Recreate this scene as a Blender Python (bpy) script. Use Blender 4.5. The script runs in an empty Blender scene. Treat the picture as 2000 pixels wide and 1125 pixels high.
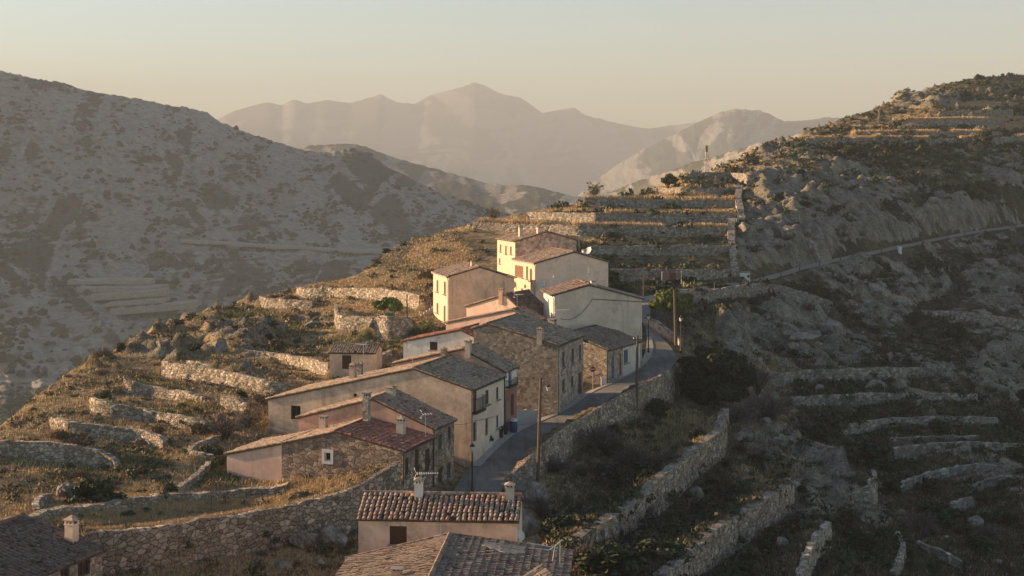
import bpy, math, random
import numpy as np
from mathutils import Vector
R = math.radians
scene = bpy.context.scene
C = scene.collection
random.seed(7); RNG = np.random.default_rng(7)

# ---------------------------------------------------------------- camera, sky, sun, exposure
F, HY, CX = 2600.0, 330.0, 1000.0          # focal length and horizon row of the 2000 px wide photograph
cam = bpy.data.objects.new('camera', bpy.data.cameras.new('camera')); C.objects.link(cam)
cam.data.sensor_width = 36.0; cam.data.lens = F/2000*36
cam.data.shift_y = (HY-562.5)/2000
cam.data.clip_start = 1.0; cam.data.clip_end = 12000
cam.rotation_euler = (R(90), 0, 0)
scene.camera = cam
SUN_AZ, SUN_EL = -73.0, 11.5               # degrees clockwise from straight ahead, degrees above the horizon
w = bpy.data.worlds.new("World"); scene.world = w; w.use_nodes = True
nt = w.node_tree; bg = nt.nodes['Background']
sky = nt.nodes.new('ShaderNodeTexSky'); sky.sky_type = 'NISHITA'; sky.sun_disc = False
sky.sun_elevation = R(SUN_EL); sky.sun_rotation = R(SUN_AZ)
sky.air_density = 1.0; sky.dust_density = 0.5; sky.ozone_density = 1.45
nt.links.new(sky.outputs[0], bg.inputs[0]); bg.inputs[1].default_value = 0.050
sd = Vector((math.sin(R(SUN_AZ))*math.cos(R(SUN_EL)), math.cos(R(SUN_AZ))*math.cos(R(SUN_EL)), math.sin(R(SUN_EL))))
sl = bpy.data.lights.new('sun', 'SUN'); sun = bpy.data.objects.new('sun', sl); C.objects.link(sun)
sl.energy = 5.0; sl.angle = R(0.6); sl.color = (1.0, 0.68, 0.40)
sun.rotation_euler = sd.to_track_quat('Z', 'Y').to_euler()
scene.view_settings.view_transform = 'Standard'; scene.view_settings.look = 'None'
scene.view_settings.exposure = 2.12; scene.view_settings.gamma = 1
cy = scene.cycles
cy.max_bounces = 4; cy.diffuse_bounces = 2; cy.glossy_bounces = 1; cy.transmission_bounces = 1; cy.volume_bounces = 0
cy.transparent_max_bounces = 4; cy.use_denoising = True; cy.caustics_reflective = False; cy.caustics_refractive = False

# ---------------------------------------------------------------- helpers
def P(px, py, D):
    return np.array(((px-CX)/F*D, D, (HY-py)/F*D))

def tag(o, label=None, cat=None, group=None, kind=None):
    if label: o['label'] = label
    if cat: o['category'] = cat
    if group: o['group'] = group
    if kind: o['kind'] = kind
    return o

def empty(name, loc, label, cat, group=None):
    o = bpy.data.objects.new(name, None); C.objects.link(o); o.location = tuple(float(v) for v in loc)
    o.empty_display_size = .2
    return tag(o, label, cat, group)

def mesh_np(name, V, faces_flat, counts, mats, mi=None, attrs=None, smooth=False, parent=None, loc=None):
    V = np.asarray(V, dtype=np.float32)
    if loc is not None: V = V - np.asarray(loc, dtype=np.float32)
    me = bpy.data.meshes.new(name)
    counts = np.asarray(counts, dtype=np.int32); ff = np.asarray(faces_flat, dtype=np.int32)
    me.vertices.add(len(V)); me.vertices.foreach_set('co', V.ravel())
    me.loops.add(len(ff)); me.loops.foreach_set('vertex_index', ff)
    me.polygons.add(len(counts))
    me.polygons.foreach_set('loop_start', np.concatenate(([0], np.cumsum(counts)[:-1])).astype(np.int32))
    me.polygons.foreach_set('loop_total', counts)
    for m in mats: me.materials.append(m)
    if mi is not None: me.polygons.foreach_set('material_index', np.asarray(mi, dtype=np.int32))
    me.polygons.foreach_set('use_smooth', np.full(len(counts), bool(smooth)))
    for k, a in (attrs or {}).items():
        at = me.attributes.new(k, 'FLOAT', 'POINT'); at.data.foreach_set('value', np.asarray(a, dtype=np.float32))
    me.update(calc_edges=True); me.validate()
    o = bpy.data.objects.new(name, me); C.objects.link(o)
    if parent is not None: o.parent = parent
    elif loc is not None: o.location = tuple(float(v) for v in loc)
    return o

class MB:
    """collects shapes in world space and links them as ONE mesh object"""
    def __init__(s): s.v, s.f, s.m, s.t = [], [], [], []
    def add(s, vs, fs, mi=0, tint=None):
        b = len(s.v); s.v += [tuple(float(c) for c in v) for v in vs]
        s.f += [tuple(b+i for i in f) for f in fs]; s.m += [mi]*len(fs)
        t = random.random() if tint is None else tint
        s.t += [t]*len(vs)
    def quad(s, a, b, c, d, mi=0, tint=None): s.add((a, b, c, d), ((0, 1, 2, 3),), mi, tint)
    def hexa(s, p, mi=0, tint=None):
        s.add(p, ((0, 3, 2, 1), (4, 5, 6, 7), (0, 1, 5, 4), (1, 2, 6, 5), (2, 3, 7, 6), (3, 0, 4, 7)), mi, tint)
    def box(s, o, ax, ay, az, mi=0, tint=None):
        """o corner, three edge vectors"""
        o, ax, ay, az = (np.asarray(q, float) for q in (o, ax, ay, az))
        s.hexa([o, o+ax, o+ax+ay, o+ay, o+az, o+ax+az, o+ax+ay+az, o+ay+az], mi, tint)
    def cbox(s, c, sx, sy, sz, yaw=0, mi=0, tint=None, taper=1.0):
        """c centre of base"""
        ca, sa = math.cos(yaw), math.sin(yaw); p = []
        for z, k in ((0, 1.0), (sz, taper)):
            for x, y in ((-1, -1), (1, -1), (1, 1), (-1, 1)):
                X, Y = x*sx/2*k, y*sy/2*k
                p.append((c[0]+X*ca-Y*sa, c[1]+X*sa+Y*ca, c[2]+z))
        s.hexa(p, mi, tint)
    def tube(s, pts, r, n=6, mi=0, tint=None, cap=True):
        pts = [Vector([float(c) for c in p]) for p in pts]
        rs = r if hasattr(r, '__len__') else [r]*len(pts)
        vs, fs = [], []
        for i, p in enumerate(pts):
            d = (pts[min(i+1, len(pts)-1)]-pts[max(i-1, 0)]).normalized()
            a = d.orthogonal().normalized() if abs(d.z) < .99 else Vector((1, 0, 0)); a = (a - d*a.dot(d)).normalized()
            if abs(d.z) < .99: a = Vector((-d.y, d.x, 0)).normalized()
            b = d.cross(a)
            for k in range(n):
                q = p + (a*math.cos(2*math.pi*k/n)+b*math.sin(2*math.pi*k/n))*rs[i]; vs.append(q)
        for i in range(len(pts)-1):
            for k in range(n):
                fs.append((i*n+k, i*n+(k+1) % n, (i+1)*n+(k+1) % n, (i+1)*n+k))
        if cap: fs += [tuple(range(n))[::-1], tuple((len(pts)-1)*n+k for k in range(n))]
        s.add(vs, fs, mi, tint)
    def lathe(s, c, prof, n=12, mi=0, tint=None, sx=1, sy=1):
        vs, fs = [], []
        for r, z in prof:
            for k in range(n):
                a = 2*math.pi*k/n; vs.append((c[0]+r*sx*math.cos(a), c[1]+r*sy*math.sin(a), c[2]+z))
        for i in range(len(prof)-1):
            for k in range(n): fs.append((i*n+k, i*n+(k+1) % n, (i+1)*n+(k+1) % n, (i+1)*n+k))
        fs += [tuple(range(n))[::-1], tuple((len(prof)-1)*n+k for k in range(n))]
        s.add(vs, fs, mi, tint)
    def build(s, name, mats, parent=None, loc=None, smooth=False):
        if not isinstance(mats, (list, tuple)): mats = [mats]
        L = loc
        if parent is not None:
            L = np.zeros(3); q = parent
            while q is not None: L = L + np.array(q.location); q = q.parent
        elif L is None:
            a = np.array(s.v); L = np.array((a[:, 0].mean(), a[:, 1].mean(), a[:, 2].min()))
        cnt = [len(f) for f in s.f]; ff = [i for f in s.f for i in f]
        return mesh_np(name, s.v, ff, cnt, mats, s.m, {'tint': s.t}, smooth, parent, L)

# value noise
def _h(ix, iy, seed):
    n = (ix*374761393 + iy*668265263 + seed*974634811) & 0x7fffffff
    n = ((n ^ (n >> 13))*1274126177) & 0x7fffffff
    n = (n ^ (n >> 16)) & 0xffff
    return n/65535.0
def vnoise(x, y, seed=0):
    x = np.asarray(x, float); y = np.asarray(y, float)
    ix = np.floor(x).astype(np.int64); iy = np.floor(y).astype(np.int64)
    fx = x-ix; fy = y-iy; fx = fx*fx*(3-2*fx); fy = fy*fy*(3-2*fy)
    a = _h(ix, iy, seed); b = _h(ix+1, iy, seed); c = _h(ix, iy+1, seed); d = _h(ix+1, iy+1, seed)
    return (a+(b-a)*fx)*(1-fy)+(c+(d-c)*fx)*fy
def fbm(x, y, o=4, seed=0, ridge=False):
    t = np.zeros(np.broadcast(x, y).shape); a = .5; s = 0
    for k in range(o):
        n = vnoise(np.asarray(x)*2**k, np.asarray(y)*2**k, seed+k*17)
        if ridge: n = 1-abs(2*n-1)
        t += a*n; s += a; a *= .5
    return t/s

# ---------------------------------------------------------------- materials
def mat(name):
    m = bpy.data.materials.new(name); m.use_nodes = True
    nt = m.node_tree; return m, nt, nt.nodes['Principled BSDF']
def N(nt, typ, **kw):
    n = nt.nodes.new(typ)
    for k, v in kw.items():
        if k.startswith('_'): setattr(n, k[1:], v)
        else: n.inputs[k].default_value = v
    return n
def ramp(nt, fac, stops, interp='LINEAR'):
    r = nt.nodes.new('ShaderNodeValToRGB'); r.color_ramp.interpolation = interp
    e = r.color_ramp.elements
    while len(e) < len(stops): e.new(.5)
    for i, (p, c) in enumerate(stops):
        e[i].position = p; e[i].color = (*c, 1) if len(c) == 3 else c
    if fac is not None: nt.links.new(fac, r.inputs[0])
    return r.outputs[0]
def g1(v): return (v, v, v)
def mixc(nt, fac, a, b, typ='MIX'):
    m = nt.nodes.new('ShaderNodeMix'); m.data_type = 'RGBA'; m.blend_type = typ
    for s, v in ((m.inputs[0], fac), (m.inputs[6], a), (m.inputs[7], b)):
        if hasattr(v, 'is_output'): nt.links.new(v, s)
        elif isinstance(v, (int, float)): s.default_value = v
        else: s.default_value = (*v, 1)
    return m.outputs[2]
def math_(nt, op, a, b=0.0, clamp=False):
    m = nt.nodes.new('ShaderNodeMath'); m.operation = op; m.use_clamp = clamp
    for s, v in ((m.inputs[0], a), (m.inputs[1], b)):
        if hasattr(v, 'is_output'): nt.links.new(v, s)
        else: s.default_value = v
    return m.outputs[0]
def pos(nt, scale=(1, 1, 1), rotz=0):
    g = nt.nodes.new('ShaderNodeNewGeometry')
    mp = nt.nodes.new('ShaderNodeMapping'); mp.inputs['Scale'].default_value = scale; mp.inputs['Rotation'].default_value = (0, 0, rotz)
    nt.links.new(g.outputs['Position'], mp.inputs[0]); return mp.outputs[0]
def noise(nt, vec, scale, detail=4, rough=.6, out=0):
    n = nt.nodes.new('ShaderNodeTexNoise'); n.inputs['Scale'].default_value = scale
    n.inputs['Detail'].default_value = detail; n.inputs['Roughness'].default_value = rough
    nt.links.new(vec, n.inputs['Vector']); return n.outputs[out]
def vor(nt, vec, scale, feature='F1', rnd=1.0):
    n = nt.nodes.new('ShaderNodeTexVoronoi'); n.feature = feature; n.inputs['Scale'].default_value = scale
    n.inputs['Randomness'].default_value = rnd
    nt.links.new(vec, n.inputs['Vector']); return n
def attr(nt, name):
    a = nt.nodes.new('ShaderNodeAttribute'); a.attribute_name = name; return a.outputs['Fac']
def bump(nt, b, h, strength=.5, dist=.1):
    n = nt.nodes.new('ShaderNodeBump'); n.inputs['Strength'].default_value = strength; n.inputs['Distance'].default_value = dist
    nt.links.new(h, n.inputs['Height']); nt.links.new(n.outputs[0], b.inputs['Normal'])
def setc(nt, b, col, rough=.9, spec=.15):
    if hasattr(col, 'is_output'): nt.links.new(col, b.inputs['Base Color'])
    else: b.inputs['Base Color'].default_value = (*col, 1)
    b.inputs['Roughness'].default_value = rough; b.inputs['Specular IOR Level'].default_value = spec

def m_plain(name, col, rough=.8, var=.25, scale=3.0, spec=.2, metallic=0):
    m, nt, b = mat(name); p = pos(nt)
    c = mixc(nt, noise(nt, p, scale, 4), tuple(x*(1-var) for x in col), tuple(min(1, x*(1+var)) for x in col))
    setc(nt, b, c, rough, spec); b.inputs['Metallic'].default_value = metallic
    return m
def m_stones(name, cols, scale, mortar, gap=.06, bstr=.8, zs=1.35, dirt=.5, warp=.30):
    """rubble masonry: one colour per stone, joints, weathering"""
    m, nt, b = mat(name); p = pos(nt, (1, 1, zs))
    wv = nt.nodes.new('ShaderNodeTexNoise'); wv.inputs['Scale'].default_value = scale*1.1; wv.inputs['Detail'].default_value = 2
    nt.links.new(p, wv.inputs['Vector'])
    va = nt.nodes.new('ShaderNodeVectorMath'); va.operation = 'MULTIPLY_ADD'; va.inputs[1].default_value = (warp*2/scale,)*3
    wv.inputs['Roughness'].default_value = .75
    nt.links.new(wv.outputs[1], va.inputs[0]); nt.links.new(p, va.inputs[2]); p2 = va.outputs[0]
    v = vor(nt, p2, scale); e = vor(nt, p2, scale, 'DISTANCE_TO_EDGE')
    sep = nt.nodes.new('ShaderNodeSeparateColor'); nt.links.new(v.outputs['Color'], sep.inputs[0])
    n = len(cols); col = ramp(nt, sep.outputs[0], [(i/max(1, n-1), c) for i, c in enumerate(cols)])
    col = mixc(nt, math_(nt, 'MULTIPLY', noise(nt, p, scale*3.5, 4, .65), .75), col, ramp(nt, sep.outputs[1], [(0, cols[0]), (1, cols[-1])]))
    big = noise(nt, p, .35, 4, .6)
    col = mixc(nt, ramp(nt, big, [(.35, g1(dirt)), (.68, g1(0))]), col, mixc(nt, .5, col, tuple(c*.45 for c in cols[0])))
    col = mixc(nt, 1.0, col, ramp(nt, sep.outputs[2], [(0, g1(.55)), (.5, g1(.95)), (1, g1(1.35))]), 'MULTIPLY')
    jn = math_(nt, 'ADD', e.outputs['Distance'], math_(nt, 'MULTIPLY', math_(nt, 'SUBTRACT', noise(nt, p, scale*4, 3), .5), gap*1.2))
    mask = ramp(nt, jn, [(0, g1(.9)), (gap*.9, g1(0))])
    col = mixc(nt, mask, col, mortar)
    setc(nt, b, col, .95, .1)
    h = math_(nt, 'ADD', ramp(nt, e.outputs['Distance'], [(0, g1(0)), (gap*2.2, g1(1))]), math_(nt, 'MULTIPLY', noise(nt, p, scale*5, 3), .5))
    bump(nt, b, h, bstr, .09)
    return m
def m_stucco(name, col, stain=(.30, .24, .19), amount=.55, dark=.35, streak=True):
    m, nt, b = mat(name); p = pos(nt)
    c = mixc(nt, ramp(nt, noise(nt, p, .55, 5, .62), [(.40, g1(0)), (.60, g1(min(1, amount*1.25)))]), col, stain)
    c = mixc(nt, ramp(nt, noise(nt, p, 2.6, 5, .7), [(.45, g1(0)), (.75, g1(.45))]), c, tuple(min(1, x*1.22) for x in col))
    if streak:
        ps = pos(nt, (.9, .9, .13))
        c = mixc(nt, math_(nt, 'MULTIPLY', ramp(nt, noise(nt, ps, 1.3, 5, .7), [(.50, g1(0)), (.70, g1(min(1, dark*1.3)))]), ramp(nt, noise(nt, p, .3, 3), [(.45, g1(0)), (.62, g1(1))])), c, tuple(x*.5 for x in stain))
    ex = noise(nt, p, .42, 6, .72)
    c = mixc(nt, ramp(nt, ex, [(.59, g1(0)), (.63, g1(.7))]), c, ramp(nt, noise(nt, p, 5, 3), [(.35, tuple(x*.55 for x in stain)), (.65, tuple(x*1.2 for x in stain))]))
    pt = pos(nt, (1, 1, 2.2))
    c = mixc(nt, ramp(nt, vor(nt, pt, .38).outputs['Distance'], [(.30, g1(.22)), (.36, g1(0))]), c, tuple(x*1.15 for x in stain))
    setc(nt, b, c, .92, .12)
    bump(nt, b, noise(nt, p, 9, 5, .7), .35, .03)
    return m
def m_tiles(name, cols, lich=(.36, .33, .27), la=.5):
    m, nt, b = mat(name); p = pos(nt); t = attr(nt, 'tint'); n = len(cols)
    c = ramp(nt, t, [(i/(n-1), q) for i, q in enumerate(cols)])
    c = mixc(nt, ramp(nt, noise(nt, p, .7, 6, .7), [(.44, g1(0)), (.60, g1(la))]), c, lich)
    c = mixc(nt, ramp(nt, noise(nt, p, 2.6, 5, .75), [(.50, g1(0)), (.62, g1(.8))]), c, tuple(x*.30 for x in cols[0]))
    c = mixc(nt, ramp(nt, noise(nt, p, 3.7, 5, .75), [(.54, g1(0)), (.66, g1(.75))]), c, tuple(min(1, x*1.5) for x in lich))
    setc(nt, b, c, .93, .1); bump(nt, b, noise(nt, p, 14, 3), .4, .02)
    return m
def m_leaf(name, c0, c1, rough=.75, trans=.0):
    m, nt, b = mat(name); t = attr(nt, 'tint')
    setc(nt, b, ramp(nt, t, [(0, c0), (1, c1)]), rough, .12)
    return m

M = {}
M['dry'] = m_stones('dry_stone', [(.31, .25, .185), (.48, .40, .31), (.58, .51, .41), (.38, .30, .22)], 2.5, (.08, .062, .046), .06, .9)
M['dry_far'] = m_stones('dry_stone_grey', [(.24, .205, .165), (.36, .315, .255), (.44, .395, .325), (.30, .25, .20)], 2.2, (.09, .075, .06), .05, .9)
M['dry_big'] = m_stones('dry_stone_large', [(.28, .215, .155), (.44, .345, .255), (.56, .46, .355), (.36, .265, .19)], 2.2, (.05, .038, .028), .065, .9, 1.5)
M['coping'] = m_stones('coping_stone', [(.20, .17, .14), (.28, .245, .20), (.34, .30, .25), (.24, .20, .165)], 1.8, (.10, .085, .07), .05, .8)
M['rubble'] = m_stones('house_rubble', [(.25, .18, .13), (.40, .30, .22), (.55, .45, .35), (.32, .21, .15)], 2.3, (.13, .095, .07), .055, .8, 1.25)
M['rubble_small'] = m_stones('house_rubble_small', [(.23, .185, .14), (.33, .275, .215), (.42, .37, .30), (.27, .20, .155)], 3.2, (.24, .20, .155), .05, .6, 1.4)
M['rubble_pink'] = m_stones('house_rubble_pink', [(.38, .28, .22), (.46, .36, .29), (.50, .41, .34), (.36, .27, .21)], 2.4, (.40, .31, .25), .05, .5, 1.2)
M['brickpink'] = m_stucco('old_pink_brick', (.60, .36, .255), (.36, .235, .17), .65)
M['tan'] = m_stucco('tan_stucco', (.74, .53, .375), (.40, .29, .21), .7, .6)
M['greytan'] = m_stucco('grey_tan_stucco', (.70, .555, .425), (.50, .39, .30), .55, .35)
M['cream'] = m_stucco('cream_stucco', (.70, .60, .47), (.52, .43, .33), .45, .3)
M['creamy'] = m_stucco('pale_cream_stucco', (.54, .425, .305), (.45, .345, .25), .35, .15)
M['pink'] = m_stucco('pink_stucco', (.76, .50, .385), (.52, .35, .26), .5, .3)
M['orange'] = m_stucco('orange_stucco', (.92, .56, .345), (.56, .33, .21), .5, .7)
M['rose'] = m_stucco('rose_stucco', (.86, .60, .44), (.62, .43, .32), .45, .3)
M['white'] = m_stucco('whitewash', (.74, .70, .63), (.52, .47, .40), .4, .4)
M['red'] = m_stucco('red_stucco', (.31, .155, .12), (.24, .12, .10), .4, .2)
M['t_grey'] = m_tiles('roof_tile_grey', [(.14, .10, .072), (.26, .19, .135), (.36, .28, .205), (.22, .135, .09), (.47, .37, .27)], (.36, .285, .205), .55)
M['t_red'] = m_tiles('roof_tile_red', [(.19, .075, .055), (.30, .12, .085), (.37, .165, .115), (.25, .105, .08), (.44, .27, .20)], (.26, .16, .12), .3)
M['t_ochre_lit'] = m_tiles('roof_tile_ochre_lit', [(.24, .155, .105), (.37, .25, .17), (.46, .34, .24), (.30, .18, .125), (.53, .42, .31)], (.40, .32, .235), .5)  # sunlight put into the tile colour, for slopes facing the sun
M['t_mix'] = m_tiles('roof_tile_mixed', [(.17, .10, .075), (.32, .17, .12), (.42, .25, .18), (.24, .15, .11), (.48, .35, .26), (.36, .16, .11)], (.30, .25, .19), .45)
M['t_brown'] = m_tiles('roof_tile_brown', [(.13, .09, .068), (.22, .15, .11), (.27, .19, .145), (.18, .12, .09), (.33, .26, .2)], (.26, .22, .17), .4)
M['t_dark'] = m_tiles('roof_tile_dark', [(.09, .06, .05), (.16, .10, .08), (.21, .13, .10), (.13, .085, .07), (.26, .2, .16)], (.17, .15, .12), .45)
M['t_tan_lit'] = m_tiles('roof_tile_tan_lit', [(.16, .105, .075), (.26, .17, .12), (.34, .24, .17), (.20, .125, .09), (.40, .30, .22)], (.28, .225, .165), .5)  # darker lit tone painted in, for the bottom roof's sunny slope
M['t_white'] = m_plain('white_sheet_roof', (.62, .58, .52), .8, .15, 1.5)
M['under'] = m_plain('tile_channel', (.09, .065, .05), .95, .4, 3)
M['wood'] = m_plain('brown_wood', (.075, .036, .024), .6, .35, 6)
M['wood2'] = m_plain('faded_green_wood', (.085, .075, .055), .7, .3, 6)
M['wood3'] = m_plain('red_brown_wood', (.16, .065, .04), .6, .3, 6)
M['bluedoor'] = m_plain('blue_grey_door', (.10, .125, .16), .6, .2, 4)
M['glass'] = m_plain('window_glass', (.02, .022, .025), .15, .3, 1, .5)
M['iron'] = m_plain('black_iron', (.018, .017, .016), .5, .3, 8, .4)
M['zinc'] = m_plain('zinc_pipe', (.30, .28, .26), .5, .2, 4, .4)
M['pipe'] = m_plain('dark_drainpipe', (.045, .037, .032), .6, .2, 4, .3)
M['alu'] = m_plain('pale_metal', (.55, .53, .50), .45, .1, 4, .5)
M['pole'] = m_plain('weathered_pole', (.115, .082, .06), .9, .35, 4)
M['poleorange'] = m_plain('bright_pole', (.34, .21, .12), .9, .3, 4)
M['concrete'] = m_plain('concrete', (.33, .30, .26), .9, .25, 1.5)
M['slab'] = m_plain('cement_slab', (.25, .23, .195), .9, .2, 1.5)
M['chim'] = m_stucco('chimney_render', (.52, .43, .34), (.30, .24, .19), .6, .4)
M['chimpink'] = m_stucco('chimney_pink', (.62, .43, .33), (.42, .3, .24), .4, .3)
M['chimstone'] = m_stones('chimney_stone', [(.26, .22, .18), (.38, .33, .27), (.44, .39, .33)], 3.4, (.22, .19, .16), .05, .5)
M['chimwhite'] = m_stucco('chimney_white', (.72, .66, .57), (.5, .44, .37), .4, .3)
M['flue_shade'] = m_plain('flue_shade', (.018, .015, .013), .95, .3, 4)
M['lampglass'] = m_plain('lamp_glass', (.62, .58, .5), .3, .1, 2, .4)
M['bark'] = m_plain('bark', (.10, .078, .06), .95, .4, 5)
M['bluebin'] = m_plain('blue_plastic', (.03, .05, .13), .5, .2, 3, .4)
M['blackbin'] = m_plain('black_plastic', (.018, .02, .021), .5, .2, 3, .4)
M['bag'] = m_plain('pale_bag', (.5, .48, .44), .6, .2, 6)
M['green'] = m_plain('green_plastic', (.045, .17, .085), .5, .2, 3, .4)
M['signred'] = m_plain('sign_red', (.30, .02, .025), .5, .1, 3, .3)
M['signwhite'] = m_plain('sign_white', (.6, .58, .55), .5, .1, 3, .3)
M['panelred'] = m_plain('faded_red_panel', (.16, .05, .042), .8, .3, 3)
M['panelpink'] = m_plain('faded_pink_panel', (.25, .14, .115), .8, .2, 3)
M['hut'] = m_plain('white_hut', (.62, .60, .56), .8, .12, 2)
L_ = {}
L_['oak'] = m_leaf('leaf_oak', (.020, .030, .013), (.075, .085, .034))
L_['pine'] = m_leaf('leaf_pine', (.035, .055, .016), (.20, .22, .052))
L_['evergreen'] = m_leaf('leaf_evergreen', (.012, .019, .010), (.050, .062, .028))
L_['olive'] = m_leaf('leaf_olive', (.055, .058, .032), (.13, .12, .065))
L_['dark'] = m_leaf('leaf_dark', (.012, .019, .011), (.06, .07, .036))
L_['brown'] = m_leaf('leaf_brown', (.11, .072, .038), (.26, .17, .088))
L_['grass'] = m_leaf('dry_grass', (.30, .205, .105), (.58, .42, .23))
L_['greengrass'] = m_leaf('green_grass', (.06, .065, .022), (.17, .16, .05))
L_['yellow'] = m_leaf('leaf_yellow', (.20, .18, .06), (.45, .40, .17))
L_['orange'] = m_leaf('leaf_orange', (.20, .10, .03), (.38, .22, .07))
L_['drab'] = m_leaf('leaf_drab', (.050, .040, .024), (.135, .108, .064))
L_['straw'] = m_leaf('straw', (.17, .12, .06), (.36, .26, .14))
L_['golden'] = m_leaf('golden_grass_blades', (.40, .26, .135), (.68, .48, .27))
L_['twig'] = m_leaf('twig', (.060, .048, .042), (.15, .12, .10))
# ---------------------------------------------------------------- depth of the near hill (metres along the view axis) at chosen spots
_A = """-200,1150,66 -200,1000,84 -200,900,100 -200,800,122 0,1180,72 200,1130,79 400,1098,84 600,1062,89 700,1045,92 785,985,97
0,1050,79 0,1000,86 100,1000,87 200,1000,88 400,1000,91 600,960,96 450,965,100 560,955,100 0,930,98 0,893,105 100,900,105 215,920,103 300,930,102 400,910,105 440,890,108
0,835,117 100,835,116 200,857,113 312,880,110 400,836,117 480,830,117 533,852,116 60,780,130 175,800,123 300,825,120 100,750,139 241,768,133 390,792,127 480,780,131
190,690,158 314,735,145 517,768,135 560,768,135 280,660,170 400,680,160 475,695,155 600,725,147 640,738,143 700,735,141 760,700,150 800,680,155
380,612,188 450,640,176 560,640,175 650,645,170 725,650,166 758,668,160 800,655,162 850,645,164 507,600,194 609,604,189 580,577,198 700,582,189 815,606,177
590,555,206 690,545,205 740,490,232 800,520,208 850,500,214 850,450,245 930,480,218 971,527,197 918,447,238 920,437,250
918,910,111 1012,915,111 982,848,118.5 1072,862,118 1040,823,125 1130,820,124 1090,803,127 1195,785,131 1143,768,135.5 1258,752,137 1187,750,139.5 1300,728,142 1230,728,145 1322,706,146.5
1255,700,149.5 1322,694,150 1263,675,155 1308,675,155 1263,655,160 1288,652,160.5 1272,636,166 1250,612,175 1290,582,187
1191,549,203 1300,560,198 1440,545,208 1155,498,214 1434,500,217 1200,463,226 1434,462,228 1068,455,231 1100,431,243 1434,440,240 1150,404,258 1434,407,256 1040,412,262 1329,381,270 1440,382,271 1180,386,275 1280,372,282 1348,349,286 1455,364,280 1380,337,302
1342,576,191 1420,564,202 1487,553,211 1560,532,224 1640,513,238 1720,496,252 1800,478,268 1900,458,290 2000,444,310 2150,430,335
1520,450,240 1600,430,258 1700,400,278 1500,350,285 1600,340,300 1800,380,295 2000,370,325 1900,300,345 1700,300,330 2000,280,365 1573,283,338 1480,310,320 1720,283,345 1895,283,355
1500,288,345 1560,262,365 1620,236,395 1700,258,365 1700,213,420 1800,235,385 1800,175,440 1900,148,460 2000,143,470 1980,228,395 1950,200,415 2150,150,490 2150,280,380
1354,597,185 1544,588,208 1628,604,208 1500,640,190 1600,650,196 1700,600,222 1802,633,218 1900,636,224 2000,655,225 1900,540,262 2000,560,260 1380,640,176 1400,680,168 1500,700,178
1507,755,166 1637,747,170 1839,739,176 1480,740,165 1550,799,155 1677,795,158 1910,787,164 2000,760,180 1645,854,146 1736,836,150 1950,832,153 1748,902,139 1827,886,141 2000,888,142
1756,963,129 1835,935,133 2000,927,135 1900,990,124 2000,960,128 1550,880,135 1600,960,122
1242,1032,99 1340,961,110 1419,893,124 1432,870,129 1430,800,141 1350,820,136 1250,821,131 1317,783,142 1189,838,127 1117,890,117.5 1030,945,108.5 1200,930,114 1100,960,107 1250,880,122 1380,760,150 1450,760,157
1400,1105,92 1448,1070,98 1554,996,110 1400,1000,105 1500,930,119 1629,1075,99 1580,1125,91 1700,1100,99 1704,988,117 1752,1119,99 1850,1080,107 2000,1125,103 1900,1040,115
1200,1100,85 1100,1060,89 1200,1180,76 1500,1180,83 1900,1200,93 2150,1125,104 2150,900,143 2150,700,210 2150,560,270
900,1150,83 1050,1000,100 900,1000,100 700,1150,82 1000,1300,66 500,1300,64 0,1300,60 2000,1350,78"""
ANCH = np.array([[float(q) for q in s.split(',')] for s in _A.split()])
def _tps(r2): return np.where(r2 > 1e-12, .5*r2*np.log(np.maximum(r2, 1e-12)), 0)
_ax = ANCH[:, 0]/1000; _ay = ANCH[:, 1]/600; _n = len(_ax)
_K = _tps((_ax[:, None]-_ax)**2+(_ay[:, None]-_ay)**2)+np.eye(_n)*2e-4
_Pm = np.stack([np.ones(_n), _ax, _ay], 1)
_S = np.block([[_K, _Pm], [_Pm.T, np.zeros((3, 3))]])
_W = np.linalg.solve(_S, np.concatenate([np.log(ANCH[:, 2]), np.zeros(3)]))
GX = np.arange(-320, 2330, 10.0); GY = np.arange(120, 1420, 6.0)
_gx, _gy = np.meshgrid(GX/1000, GY/600)
_Z = _W[_n]+_W[_n+1]*_gx+_W[_n+2]*_gy
for i in range(_n): _Z += _W[i]*_tps((_gx-_ax[i])**2+(_gy-_ay[i])**2)
DM = np.exp(_Z)
for j in range(len(GY)-2, -1, -1): DM[j] = np.maximum(DM[j], DM[j+1]*1.0012)      # farther as one looks higher up the hill
def dmap(px, py):
    px = np.clip(np.asarray(px, float), GX[0], GX[-1]-1e-3); py = np.clip(np.asarray(py, float), GY[0], GY[-1]-1e-3)
    i = (px-GX[0])/10; j = (py-GY[0])/6; i0 = i.astype(int); j0 = j.astype(int); fi = i-i0; fj = j-j0
    return (DM[j0, i0]*(1-fi)+DM[j0, i0+1]*fi)*(1-fj)+(DM[j0+1, i0]*(1-fi)+DM[j0+1, i0+1]*fi)*fj
SIL = np.array([(-320, 1010), (0, 830), (60, 772), (120, 728), (190, 690), (280, 655), (380, 612), (500, 580), (590, 555), (690, 540), (740, 492), (800, 470), (850, 450), (920, 435), (1040, 410),
                (1150, 391), (1180, 386), (1280, 371), (1340, 338), (1380, 334), (1440, 310), (1500, 286), (1560, 262), (1620, 236), (1700, 213), (1800, 175), (1900, 148), (2000, 143), (2330, 152)], float)

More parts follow.
